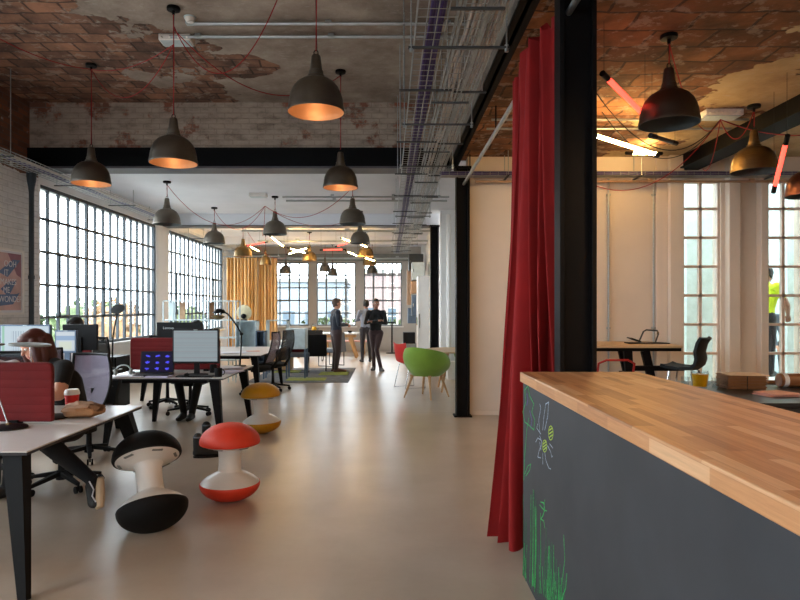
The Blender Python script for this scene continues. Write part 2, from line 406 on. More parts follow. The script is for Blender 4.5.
M['meshk'] = m_mesh('black_chair_mesh', (24, 24, 27)); M['meshl'] = m_mesh('pale_lilac_chair_mesh', (136, 126, 144), 260, .42)
M['cord'] = mat('red_fabric_cord', (160, 20, 26), .7); M['purple'] = mat('purple_cable', (66, 46, 122), .5); M['whitecable'] = mat('white_grey_cable', (206, 198, 190), .6); M['kcable'] = mat('black_cable', (18, 18, 18), .6)
M['gunmetal'] = m_metal('dark_gunmetal', (112, 104, 94), .39, .04); M['brass'] = m_metal('aged_brass', (126, 104, 70), .39, .12); M['copper'] = m_metal('copper_shade', (124, 78, 62), .39, .12)
M['inner'] = mat('pale_copper_shade_lining', (190, 140, 100), .4, metal=.35, var=.03); M['darkin'] = mat('dark_shade_lining', (70, 78, 80), .5)
M['bulb'] = mat('warm_lamp_bulb', (255, 220, 170), .4, emit=(255, 190, 120), es=2)
M['tube_w'] = mat('warm_fluorescent_tube', (255, 236, 190), .4, emit=(255, 206, 128), es=60, var=0)
M['tube_r'] = mat('red_fluorescent_tube', (255, 90, 80), .4, emit=(255, 62, 48), es=3.2, var=0)
M['paper'] = mat('white_paper', (226, 226, 232), .7, var=.02); M['pinkpaper'] = mat('pink_paper', (232, 178, 164), .7); M['lilacpaper'] = mat('lilac_paper', (206, 202, 226), .7)
M['card'] = mat('brown_cardboard', (124, 86, 54), .8, bump=.1); M['kraft'] = mat('kraft_paper', (176, 132, 92), .7, bump=.6, bscale=25)
M['cupred'] = mat('red_cup_sleeve', (206, 34, 30), .5); M['palegrey'] = mat('pale_grey_blue_metal', (190, 204, 208), .45); M['bluegrey'] = mat('slate_blue_panel', (84, 104, 128), .5)
M['tan'] = mat('tan_board', (176, 140, 108), .7); M['midgrey'] = mat('mid_grey_metal', (120, 122, 118), .5); M['darkgrey'] = mat('dark_grey_metal', (58, 62, 64), .5)
M['skin'] = mat('skin', (206, 150, 124), .5, var=.03); M['skin2'] = mat('darker_skin', (150, 104, 84), .5, var=.03)
M['hair_red'] = mat('auburn_hair', (70, 28, 20), .5, bump=.5, bscale=90); M['hair_k'] = mat('black_hair', (18, 15, 14), .6, bump=.4, bscale=90); M['hair_b'] = mat('light_brown_hair', (86, 64, 50), .6, bump=.4, bscale=90)
M['navy'] = m_fabric('navy_cotton', (20, 28, 44)); M['denim'] = m_fabric('grey_blue_shirt', (120, 130, 148)); M['trouser_k'] = m_fabric('black_trousers', (14, 14, 17), sheen=.03); M['maroon'] = m_fabric('dull_maroon_cloth', (66, 48, 50)); M['jeans'] = m_fabric('dark_trousers', (32, 30, 38))
M['hivis'] = m_fabric('hi_vis_yellow', (206, 232, 40)); M['shirtw'] = m_fabric('pale_shirt', (206, 198, 200)); M['shoe'] = mat('black_shoe', (16, 15, 17), .5); M['sole'] = mat('cream_shoe_sole', (214, 186, 150), .6); M['brownshoe'] = mat('brown_leather', (92, 50, 34), .5)
M['leaf'] = mat('exterior_leaves', (84, 100, 66), .8, var=.35, nscale=3); M['leaf2'] = mat('autumn_leaves', (132, 104, 74), .8, var=.3, nscale=3); M['bark'] = mat('bark', (84, 74, 64), .9)
M['extwall'] = mat('pale_exterior_render', (116, 126, 134), .8); M['extred'] = mat('red_brick_exterior', (120, 104, 102), .8); M['extdark'] = mat('exterior_window_glass', (60, 76, 88), .3)
M['extpale'] = mat('pale_cyan_exterior_wall', (194, 206, 206), .8); M['extground'] = mat('exterior_paving', (150, 150, 146), .9); M['juice'] = mat('orange_juice', (240, 176, 10), .3, var=.02)
# ---------------------------------------------------------------- room shell
def wall_boxes(mb, ax, a0, a1, t0, t1, z0, z1, ops):
    """wall running along axis ax ('x' or 'y') from a0 to a1, thickness t0..t1, with openings (a,b,zlo,zhi)"""
    def bx(a, b, za, zb):
        if b-a < 1e-4 or zb-za < 1e-4: return
        if ax == 'y': mb.b2(t0, t1, a, b, za, zb)
        else: mb.b2(a, b, t0, t1, za, zb)
    cur = a0
    for (a, b, zl, zh) in sorted(ops):
        bx(cur, a, z0, z1); bx(a, b, z0, zl); bx(a, b, zh, z1); cur = b
    bx(cur, a1, z0, z1); return mb

H1, H2 = 4.4, 3.62
YB = 8.75            # plane of the transverse beam
struct('floor', MB().b2(-5.4, 8.3, -4.3, 21.9, -.2, 0), M['floor'])
struct('ceiling', MB().b2(-5.4, .95, -4.3, 9.05, H1, H1+.3), M['ceil_l'])
struct('ceiling_right', MB().b2(.975, 8.3, -4.3, 8.95, H2, H2+.3), M['ceil_r'])
struct('ceiling_rear', MB().b2(-5.4, 3.3, 9.02, 21.9, H2, H2+.25), M['ceil_w'])
WL = [(-3.2, 1.6, .87, 3.31), (2.6, 7.3, .87, 3.31), (9.05, 13.6, .87, 3.31), (14.38, 19.1, .87, 3.31)]
mb = MB(); wall_boxes(mb, 'y', -4.3, 9.0, -5.4, -5.06, 0, 4.5, WL[:2]); struct('wall_left', mb, M['brick_l'])
mb = MB(); wall_boxes(mb, 'y', 9.0, 21.9, -5.4, -5.06, 0, 3.7, WL[2:]); struct('wall_left_rear', mb, M['white'])
WB = [(-4.08, -2.74, .88, 3.08), (-2.47, -1.12, .88, 3.08), (-.83, .48, .88, 3.08)]
mb = MB(); wall_boxes(mb, 'x', -5.06, 3.3, 21.5, 21.85, 0, 3.62, WB); struct('wall_back', mb, M['backw'])
WR = [(4.14, 4.67, .43, 3.30), (5.31, 5.84, .43, 3.30), (6.4, 6.93, .43, 3.30)]
mb = MB(); wall_boxes(mb, 'x', 1.12, 8.3, 8.72, 8.95, 0, 3.62, WR); struct('wall_right_windows', mb, M['cream'])
# projecting piers and window surrounds of that wall
mb = MB()
for x0, x1, d in ((3.74, 3.90, .05), (3.90, 4.10, .12), (4.72, 4.88, .12), (5.16, 5.27, .12), (5.88, 6.05, .12)):
    mb.b2(x0, x1, 8.72-d, 8.73, 0, 3.62)
struct('trim_window_piers', mb, M['cream'], bevel=.012)
struct('wall_front', wall_boxes(MB(), 'x', -5.4, 8.3, -4.5, -4.25, 0, 4.5, [(-4.3, -1.5, 1.6, 3.2)]), M['white'])  # window opening added behind the camera to let sky light in
struct('wall_right', MB().b2(8.0, 8.3, -4.3, 8.95, 0, 3.7), M['cream'])
struct('wall_back_right', MB().b2(1.14, 1.4, 14.05, 21.6, 0, 3.62), M['white'])
struct('wall_side_room', MB().b2(1.14, 3.3, 13.4, 13.6, 0, 3.62).b2(3.1, 3.3, 8.95, 13.4, 0, 3.62), M['white'])
struct('wall_above_beam', MB().b2(-5.06, .9, 8.78, 9.02, 3.74, 4.4), M['brick_b'])
struct('baseboard_right', MB().b2(1.12, 3.74, 8.70, 8.725, 0, .07), M['cream'], bevel=.004)
# steel: transverse beam, long girder, rear beam, columns
def ibeam(x0, x1, y0, y1, z0, z1, along, fl=.03, m=None):
    mb = MB()
    mb.b2(x0, x1, y0, y1, z0, z0+fl); mb.b2(x0, x1, y0, y1, z1-fl, z1)
    if along == 'x': mb.b2(x0, x1, y0+(y1-y0)*.35, y1-(y1-y0)*.35, z0, z1)
    else: mb.b2(x0+(x1-x0)*.35, x1-(x1-x0)*.35, y0, y1, z0, z1)
    return mb
def named(nm, mb, m, **k): return struct(nm, mb, m, **k)
named('beam_transverse', MB().b2(-5.06, .9, 8.72, 9.0, 3.48, 3.75), M['black_beam'])
named('beam_transverse_flange', MB().b2(-5.06, .9, 8.68, 9.04, 3.45, 3.48), M['flange'])
mb = MB().b2(.885, .915, -4.25, 8.72, 3.45, 3.55).b2(.84, .965, -4.25, 8.72, 3.45, 3.475)
named('beam_long_girder', mb, M['black_beam'])
named('beam_girder_upstand', MB().b2(.865, .975, -4.25, 9.0, 3.50, 4.4), M['concrete_side'])
named('beam_rear', MB().b2(-5.06, 1.14, 14.0, 14.3, 3.36, 3.62), M['ceil_w'])
named('beam_rear_flange', MB().b2(-5.06, 1.14, 13.96, 14.34, 3.335, 3.36), M['flange'])
named('beam_last', MB().b2(-5.06, 1.14, 18.4, 18.65, 3.40, 3.62), M['ceil_w'])
named('beam_back_wall', MB().b2(-5.06, 1.14, 21.35, 21.5, 3.12, 3.36), M['midgrey'])
named('beam_right_room', MB().b2(4.08, 4.30, -4.25, 8.7, 3.45, 3.62).b2(4.04, 4.34, -4.25, 8.7, 3.43, 3.45), M['black_beam'])
def column(name, x0, x1, y0, y1, top, lab=None):
    mb = MB(); t = .026
    mb.b2(x0, x0+t, y0, y1, 0, top); mb.b2(x1-t, x1, y0, y1, 0, top); mb.b2(x0, x1, (y0+y1)/2-.012, (y0+y1)/2+.012, 0, top)
    mb.b2(x0-.03, x1+.03, y0-.03, y1+.03, 0, .02); mb.b2(x0-.02, x1+.02, y0-.02, y1+.02, top-.03, top)
    return named(name, mb, M['black'], bevel=.002)
column('column', .976, 1.186, 3.53, 3.65, 3.45)
column('column', .94, 1.125, 8.55, 8.71, 3.45)
column('column', .94, 1.125, 13.75, 13.95, 3.335)
column('column', .945, 1.185, -1.6, -1.4, 3.45)
# steel windows on the left wall
def steel_window(n, y0, y1, z0, z1, nb, nr):
    r = sroot('window_%d' % n); X = -5.12; mb = MB()
    w = (y1-y0)/nb; h = (z1-z0)/nr
    mb.b2(X-.03, X+.03, y0, y1, z0, z0+.05).b2(X-.03, X+.03, y0, y1, z1-.05, z1).b2(X-.03, X+.03, y0, y0+.045, z0, z1).b2(X-.03, X+.03, y1-.045, y1, z0, z1)
    g = MB()
    for i in range(1, nb):
        t = .056 if i % 5 == 0 else .03
        g.b2(X-.025, X+.02, y0+i*w-t/2, y0+i*w+t/2, z0, z1)
    for j in range(1, nr): g.b2(X-.02, X+.018, y0, y1, z0+j*h-.019, z0+j*h+.019)
    for k in (2, 7, 12):   # opening lights
        a = y0+k*w; g.b2(X+.0, X+.035, a, a+w*2, z0+3*h-.03, z0+3*h-.004).b2(X, X+.035, a, a+w*2, z0+1*h+.004, z0+1*h+.03).b2(X, X+.035, a, a+.02, z0+h, z0+3*h).b2(X, X+.035, a+2*w-.02, a+2*w, z0+h, z0+3*h)
    struct('window_frame', mb, M['steelwin'], r); struct('glazing_bars', g, M['steelwin'], r)
    struct('window_glass', MB().b2(X-.006, X-.002, y0, y1, z0, z1), M['glass'], r)
    struct('window_sill', MB().b2(-5.14, -4.98, y0-.05, y1+.05, z0-.045, z0), M['white'], r, bevel=.006)
for i, (a, b, c, d) in enumerate(WL): steel_window(i+1, a, b, c, d, 15, 5)
def back_window(n, x0, x1, z0, z1, light):
    r = sroot('window_%d' % n); Y = 21.58; mb = MB(); g = MB()
    mb.b2(x0, x1, Y-.03, Y+.03, z0, z0+.05).b2(x0, x1, Y-.03, Y+.03, z1-.05, z1).b2(x0, x0+.04, Y-.03, Y+.03, z0, z1).b2(x1-.04, x1, Y-.03, Y+.03, z0, z1)
    w = (x1-x0)/4; h = (z1-z0)/5
    for i in (1, 2, 3): g.b2(x0+i*w-.02, x0+i*w+.02, Y-.02, Y+.02, z0, z1)
    for j in range(1, 5): g.b2(x0, x1, Y-.02, Y+.02, z0+j*h-.021, z0+j*h+.021)
    a, zl, zh = light
    g.b2(x0+a*w, x0+(a+2)*w, Y-.05, Y-.01, z0+zl*h-.03, z0+zl*h+.03).b2(x0+a*w, x0+(a+2)*w, Y-.05, Y-.01, z0+zh*h-.03, z0+zh*h+.03)
    for q in (a, a+2): g.b2(x0+q*w-.03, x0+q*w+.03, Y-.05, Y-.01, z0+zl*h, z0+zh*h)
    struct('window_frame', mb, M['greywin'], r); struct('glazing_bars', g, M['greywin'], r)
    struct('window_glass', MB().b2(x0, x1, Y-.004, Y, z0, z1), M['glass'], r)
    struct('window_sill', MB().b2(x0-.06, x1+.06, 21.40, 21.54, z0-.05, z0), M['white'], r, bevel=.006)
for i, (a, l) in enumerate(zip(WB, ((0, 2, 4), (1, 2, 4), (1, 2, 4)))): back_window(5+i, *a, l)
def right_window(n, x0, x1, z0, z1):
    r = sroot('window_%d' % n); Y = 8.80; mb = MB(); g = MB()
    mb.b2(x0, x1, Y-.04, Y+.04, z0, z0+.04).b2(x0, x1, Y-.04, Y+.04, z1-.04, z1).b2(x0, x0+.03, Y-.04, Y+.04, z0, z1).b2(x1-.03, x1, Y-.04, Y+.04, z0, z1)
    g.b2((x0+x1)/2-.02, (x0+x1)/2+.02, Y-.03, Y+.03, z0, z1)
    z = 2.90
    while z > z0+.1: g.b2(x0, x1, Y-.03, Y+.03, z-.018, z+.018); z -= .408
    struct('window_frame', mb, M['creamwin'], r); struct('glazing_bars', g, M['creamwin'], r)
    struct('window_glass', MB().b2(x0, x1, Y-.004, Y, z0, z1), M['tint'], r)
for i, a in enumerate(WR): right_window(8+i, *a)
for i, (x0, x1, z0, z1) in enumerate(((-4.3, -1.5, 1.6, 3.2),)):  # bars of the unseen window added behind the camera for its light
    r = sroot('window_%d' % (11+i)); g = MB()
    n = 6
    for k in range(n+1): g.b2(x0+(x1-x0)*k/n-.02, x0+(x1-x0)*k/n+.02, -4.38, -4.33, z0, z1)
    for k in range(4): g.b2(x0, x1, -4.38, -4.33, z0+(z1-z0)*k/3-.02, z0+(z1-z0)*k/3+.02)
    struct('glazing_bars', g, M['steelwin'], r)

# ---------------------------------------------------------------- outside
struct('ground_outside', MB().b2(-60, 60, -40, 90, -4.3, -4.2), M['extground'])
def ext_building(x0, x1, y0, y1, z1, m, label, nx, nz, ax):
    r = thing('building', label, 'building', ((x0+x1)/2, (y0+y1)/2, -4.2), group=None)
    cx, cyy = (x0+x1)/2, (y0+y1)/2
    MB().b2(x0-cx, x1-cx, y0-cyy, y1-cyy, 0, z1+4.2).build('wall', m, r)
    MB().b2(x0-cx-.15, x1-cx+.15, y0-cyy-.15, y1-cyy+.15, z1+4.2, z1+4.4).build('roof', M['midgrey'], r)
    for i in range(nx):
        for j in range(nz):
            z = 1.0+j*(z1+3.4)/nz
            if ax == 'x':
                w = (x1-x0)/nx; MB().b2(x0-cx+w*(i+.25), x0-cx+w*(i+.75), y0-cyy-.03, y0-cyy+.02, z, z+1.3).build('window', M['extdark'], r)
            else:
                w = (y1-y0)/nx; MB().b2(x1-cx-.02, x1-cx+.03, y0-cyy+w*(i+.25), y0-cyy+w*(i+.75), z, z+1.3).build('window', M['extdark'], r)
ext_building(-36, -30, 14, 34, 3.2, M['extwall'], 'pale rendered building beyond the trees, seen low through the left windows', 6, 2, 'y')
ext_building(-34, -28, 36, 50, 3.8, M['extred'], 'faded brick building seen through the far left steel window', 4, 2, 'y')
ext_building(-9, -2.5, 36, 42, 3.0, M['extwall'], 'pale low building seen through the back windows left of the standing man', 5, 2, 'x')
ext_building(-1.5, 3.0, 34, 40, 3.4, M['extred'], 'reddish brick building seen through the back window behind the two men', 4, 2, 'x')
def tree(x, y, h, rr, label, m, seed, zb=-4.2):
    rnd = random.Random(seed); r = thing('tree', label, 'tree', (x, y, zb), group='trees outside the left windows')
    MB().tube([(0, 0, 0), (.05, .1, h*.4), (0, 0, h*.7)], [.16, .12, .06], 8).build('trunk', M['bark'], r)
    mb = MB()
    for k in range(420):
        a = rnd.uniform(0, 2*PI); u = rnd.uniform(-1, 1); q = rnd.uniform(.55, 1.0); s = math.sqrt(1-u*u)
        c = Vector((math.cos(a)*s*rr*q, math.sin(a)*s*rr*q, h*.66+u*h*.34*q)); d = rnd.uniform(.16, .34)
        R = Euler((rnd.uniform(0, PI), rnd.uniform(0, PI), rnd.uniform(0, PI))).to_matrix()
        mb.add([c+R@Vector(v)*d for v in ((-1, -.5, 0), (0, -.7, .2), (1, 0, 0), (.3, .7, .15), (-.8, .5, -.1))], [(0, 1, 2, 3, 4)])
    for k in range(9):
        a = rnd.uniform(0, 2*PI); mb.ell((math.cos(a)*rr*.4, math.sin(a)*rr*.4, h*.62+rnd.uniform(-.15, .15)*h), (rr*.5, rr*.5, h*.2), nu=8, nv=6)
    mb.build('foliage', m, r, smooth=0, fix=False)
trs = [(-14, 24, 5.4, 1.9, 0), (-13, 29, 5.9, 2.0, 1), (-16, 33.5, 6.2, 2.2, 0), (-13.2, 36, 5.3, 2.0, 0), (-18, 41, 6.4, 2.4, 1), (-15, 45, 5.9, 2.2, 0), (-12.5, 21, 4.9, 1.8, 0)]
names = ['green bushy tree outside the left window, beside the dark-haired seated person', 'autumn orange tree outside the first left window', 'green tree behind the upright desk lamp, outside the glass',
         'green tree outside the middle of the left window', 'orange-brown tree farthest off outside the left windows', 'green tree seen through the last panes of the near left window', 'low green tree outside, nearest the poster wall']
for i, (x, y, h, rr, k) in enumerate(trs): tree(x, y, h, rr, names[i], M['leaf2'] if k else M['leaf'], 40+i)
def bush(x, y, z, s, label, seed):
    rnd = random.Random(seed); mb = MB()
    for k in range(160):
        a = rnd.uniform(0, 2*PI); q = rnd.uniform(0, 1); c = Vector((x+math.cos(a)*s*q*2, y+math.sin(a)*s*.4*q, z+rnd.uniform(0, s)))
        R = Euler((rnd.uniform(0, PI), rnd.uniform(0, PI), rnd.uniform(0, PI))).to_matrix(); d = .12
        mb.add([c+R@Vector(v)*d for v in ((-1, -.3, 0), (0, -.5, .2), (1, 0, 0), (0, .5, .1))], [(0, 1, 2, 3)])
    tag(mb.build('bush', M['leaf'], None, smooth=0, fix=False), label, 'bush', 'bushes outside the back windows')
bush(-2.1, 23.2, .55, .55, 'green bush behind the glass, beside the standing man in navy', 1)
bush(.35, 23.0, .55, .5, 'green bush outside the rightmost back window', 2)
# terrace outside both the back windows and the right-hand windows
struct('terrace_outside', MB().b2(-6, 6, 22.2, 27, -.1, .3), M['extground'])
struct('terrace_outside_right', MB().b2(3.32, 14, 8.97, 15, -.25, -.05), M['extground'])
struct('exterior_wall_right', MB().b2(4.9, 5.35, 10.2, 10.4, -.05, 4.6).b2(6.55, 14, 10.2, 10.4, -.05, 4.6).b2(3.4, 14, 14.6, 14.8, -.05, 5.2), M['extpale'])
def railing(x0, x1, y, z0, label):
    r = thing('railing', label, 'railing', ((x0+x1)/2, y, z0)); w = (x1-x0)/2
    MB().tube([(-w, 0, 1.0), (w, 0, 1.0)], .03, 8).build('top_rail', M['palegrey'], r)
    MB().tube([(-w, 0, .5), (w, 0, .5)], .018, 8).build('mid_rail', M['palegrey'], r)
    n = max(2, int(2*w/.9))
    for i in range(n+1): MB().tube([(-w+2*w*i/n, 0, 0), (-w+2*w*i/n, 0, 1.0)], .02, 8).build('post', M['palegrey'], r)
railing(4.3, 7.2, 11.2, .35, 'pale metal handrail outside the right-hand windows')
r = thing('ladder', 'white ladder leaning outside the back window behind the two men', 'ladder', (.15, 22.6, .3))
for s in (-.2, .2): MB().beam((s, 0, 0), (s*.8, .3, 3.4), .07, d0=.04, d1=.04).build('rail', M['whitepl'], r)
for i in range(10): MB().tube([(-.19, .03*i, .3+.3*i), (.19, .03*i, .3+.3*i)], .018, 6).build('rung', M['whitepl'], r)
r = thing('step_ladder', 'white step ladder outside the middle back window', 'ladder', (-1.55, 22.8, .3))
for s in (-.25, .25):
    MB().beam((s, -.3, 0), (s*.6, 0, 1.9), .05, d0=.03, d1=.03).build('rail', M['whitepl'], r); MB().beam((s, .35, 0), (s*.6, 0, 1.9), .05, d0=.03, d1=.03).build('rail', M['whitepl'], r)
for i in range(6): MB().b2(-.2, .2, -.28+.045*i, -.2+.045*i, .25+.27*i, .28+.27*i).build('step', M['whitepl'], r)

# ---------------------------------------------------------------- wall services: pipes and conduits
def pipe_thing(name, pts, r, m, label, cat='pipe', clips=(), group=None):
    base = Vector(pts[0]); t = thing(name, label, cat, base, group=group)
    MB().tube([Vector(p)-base for p in pts], r, 8).build('tube', m, t)
    for c in clips: MB().box(Vector(c)-base, (r*3.4, r*3.4, r*2)).build('clip', m, t)
    return t
t = thing('downpipe', 'dark cast iron downpipe with flared head beside the poster', 'pipe', (-4.93, 8.6, 0))
MB().cyl((0, 0, 0), (0, 0, 3.2), .034, n=16).build('tube', M['steelwin'], t)
MB().lathe([(.035, 3.10), (.04, 3.16), (.058, 3.26), (.065, 3.34), (.065, 3.38), (0, 3.38)], n=16).build('flared_head', M['steelwin'], t)
for z in (.6, 1.9): MB().cyl((0, 0, z), (0, 0, z+.05), .042).build('collar', M['steelwin'], t)
for px, lab in ((608.5, 'thin steel conduit down the cream wall, the one nearer the red curtain'), (653.5, 'thin steel conduit down the cream wall, the one nearer the windows')):
    x = (px-CX)*8.69/F; pipe_thing('wall_conduit', [(x, 8.69, .1), (x, 8.69, 3.3)], .013, M['galv'], lab, clips=[(x, 8.69, 1.22), (x, 8.69, 3.08)], group='conduits on the cream wall')
pipe_thing('ceiling_conduit', [(-2.0, 6.26, H1-.04), (.85, 6.26, H1-.04)], .018, M['galv'], 'long steel conduit across the plaster ceiling, the nearer one', clips=[(x, 6.26, H1-.03) for x in (-2, -.6, .6)], group='conduits on the high ceiling')
pipe_thing('ceiling_conduit', [(-2.3, 6.56, H1-.04), (.85, 6.56, H1-.04)], .018, M['galv'], 'long steel conduit across the plaster ceiling, the one farther from the camera', clips=[(x, 6.56, H1-.03) for x in (-2, -.6, .6)], group='conduits on the high ceiling')
for y, z, s in ((11.2, 3.5, 'nearer'), (11.6, 3.5, 'farther')):
    pipe_thing('ceiling_conduit', [(-1.9, y, z), (1.1, y, z)], .018, M['galv'], 'steel conduit under the white ceiling behind the black beam, %s of the pair' % s, clips=[(x, y, z+.03) for x in (-1, .1)], group='conduits under the white ceiling')
for y, z, s in ((15.3, 3.4, 'steel pipe under the warm-lit rear ceiling, just past the rear beam'), (17.2, 3.35, 'steel pipe crossing under the warm-lit rear ceiling, middle one'), (20.3, 3.12, 'steel pipe crossing above the back windows')):
    pipe_thing('ceiling_pipe', [(-3.6, y, z), (1.1, y, z)], .03, M['galv'], s, clips=[(x, y, z+.04) for x in (-2.5, -1, .3)], group='pipes under the rear ceiling')
for i, (x, w) in enumerate(((1.30, .10), (1.52, .05))):
    pipe_thing('riser_pipe', [(x, 13.3, 0), (x, 13.3, 3.5)], w/2, M['whitepl'], ['fat white riser pipe in the side room behind the black column', 'thin white riser pipe in the side room behind the round table'][i])
pipe_thing('wall_conduit', [(1.2, 8.55, 3.24), (7.9, 8.55, 3.24)], .016, M['tan'], 'tan horizontal pipe along the top of the cream wall', clips=[(x, 8.55, 3.26) for x in (2, 3.6, 5, 6.2)])
# ---------------------------------------------------------------- cable trays
def tray(path0, path1, width, depth, label, cables, hang_to, side=None, nbar=None):
    """wire mesh tray running from path0 to path1 with cables lying in it"""
    p0 = Vector(path0); p1 = Vector(path1); L = (p1-p0).length; d = (p1-p0)/L; sx = Vector((0, 0, 1)).cross(d).normalized()*-1
    t = thing('cable_tray', label, 'cable tray', p0, group='wire mesh cable trays')
    w2 = width/2; mb = MB()
    offs = [(-w2, depth), (-w2, depth/2), (-w2, 0), (-w2/2, 0), (0, 0), (w2/2, 0), (w2, 0), (w2, depth/2), (w2, depth)]
    for a, z in offs:
        mb.tube([sx*a+Vector((0, 0, z)), sx*a+Vector((0, 0, z))+d*L], .0044, 5)
    mb.build('long_wires', M['galv'], t)
    mb = MB(); n = int(L/.11)
    for i in range(n+1):
        q = d*(L*i/n); mb.tube([q-sx*w2+Vector((0, 0, depth)), q-sx*w2, q+sx*w2, q+sx*w2+Vector((0, 0, depth))], .003, 4)
    mb.build('cross_wires', M['galv'], t)
    k = nbar or max(2, int(L/1.6))
    for i in range(k):
        q = d*(L*(i+.5)/k); e = .09
        MB().beam(q-sx*(w2+e)+Vector((0, 0, -.02)), q+sx*(w2+e)+Vector((0, 0, -.02)), .022, d0=.014, d1=.014).build('support_bar', M['darkgrey'], t)
        y = (p0+q).y; top = hang_to(y)-p0.z if callable(hang_to) else hang_to-p0.z
        for s in (-1, 1): MB().tube([q+sx*s*(w2+e*.6)+Vector((0, 0, -.02)), q+sx*s*(w2+e*.6)+Vector((0, 0, top))], .006, 6).build('hanger_rod', M['galv'], t)
    for (name, m, num, r, off, lb, wob) in cables:
        rnd = random.Random(num*7+int(off*100)); mb = MB()
        cat = 'cables'
        for c in range(num):
            a = off+(c-num/2+.5)*r*1.7; pts = []; ns = int(L/.25); ph = rnd.uniform(0, 6); ph2 = rnd.uniform(0, 6)
            for i in range(ns+1):
                u = L*i/ns; pts.append(p0+d*u+sx*(a+wob*math.sin(u*2.1+ph)+wob*.5*math.sin(u*5.3+ph2))+Vector((0, 0, r+.006+abs(wob)*.8*abs(math.sin(u*1.7+ph2))+r*1.2*(c % 3))))
            mb.tube(pts, r, 6)
        tag(mb.build(name, m), lb, cat, kind='stuff')
hi = lambda y: H1 if y < 8.7 else H2
tray((.315, 1.2, 3.36), (.315, 20.5, 3.30), .26, .055, 'wire mesh tray with flat purple cables, leftmost of the trays beside the girder',
     [('purple_cable_bundle', M['purple'], 5, .012, 0, 'purple data cables lying in the leftmost ceiling tray', .004)], hi)
tray((.545, 1.2, 3.34), (.545, 20.0, 3.28), .15, .055, 'narrow wire mesh tray with tangled grey cables, middle one beside the girder',
     [('grey_cable_bundle', M['whitecable'], 5, .008, 0, 'tangled pale grey cables in the middle ceiling tray', .02)], hi)
tray((.70, 1.2, 3.38), (.70, 16.0, 3.32), .10, .05, 'narrow wire mesh tray of tangled white cables, closest to the black girder',
     [('white_cable_bundle', M['whitecable'], 4, .008, 0, 'tangled white cables in the ceiling tray closest to the girder', .018)], hi)
tray((-4.78, 3.0, 3.36), (-4.78, 13.9, 3.36), .30, .06, 'wide wire mesh tray along the left brick wall above the windows',
     [('blue_cable_bundle', M['purple'], 4, .011, .02, 'blue-violet cables lying in the tray along the left wall', .008), ('pale_cable_bundle', M['whitecable'], 4, .007, .11, 'pale cables along the wall side of the left tray', .012)], hi)
tray((-4.70, 14.4, 3.22), (-4.70, 21.0, 3.22), .26, .05, 'wire mesh tray above the far left window',
     [('grey_cable_bundle', M['whitecable'], 3, .008, 0, 'pale cables in the tray above the far left window', .01)], hi)
tray((.72, 8.5, 3.30), (7.9, 8.5, 3.30), .16, .05, 'wire mesh tray crossing along the cream wall above the windows',
     [('purple_cable_bundle', M['purple'], 4, .014, 0, 'purple cables in the tray along the top of the cream wall', .004)], H2)
# cross struts that carry the girder trays
for i, y in enumerate((2.6, 4.3, 6.1, 7.9, 10.0, 12.2, 15.0, 17.5)):
    t = thing('tray_strut', 'slotted steel strut carrying the ceiling trays, %s' % ['the nearest one', 'second from the camera', 'third from the camera', 'just before the black beam', 'first one past the black beam', 'second one past the black beam', 'first one past the rear beam', 'last one before the back wall'][i], 'strut', (.5, y, 3.30), group='struts under the girder trays')
    MB().b2(-.36, .34, -.012, .012, -.007, .007).build('strut', M['darkgrey'], t)
    for s in (-.34, .32): MB().tube([(s, 0, 0), (s, 0, hi(y)-3.30)], .006, 6).build('hanger_rod', M['galv'], t)
    for s in (-.34, .32): MB().cyl((s, 0, -.03), (s, 0, .02), .014, n=6).build('nut', M['galv'], t)
# curtain rail
t = thing('curtain_rail', 'silver curtain rail running from the red curtain to the far column', 'curtain rail', (1.04, 2.6, 3.2))
MB().tube([(0, 0, 0), (0, 5.93, 0)], .02, 10).build('rail', M['galv'], t)
for y in (.9, 3.4, 5.3): MB().tube([(0, y, 0), (0, y, .25)], .008, 6).build('bracket', M['black'], t)
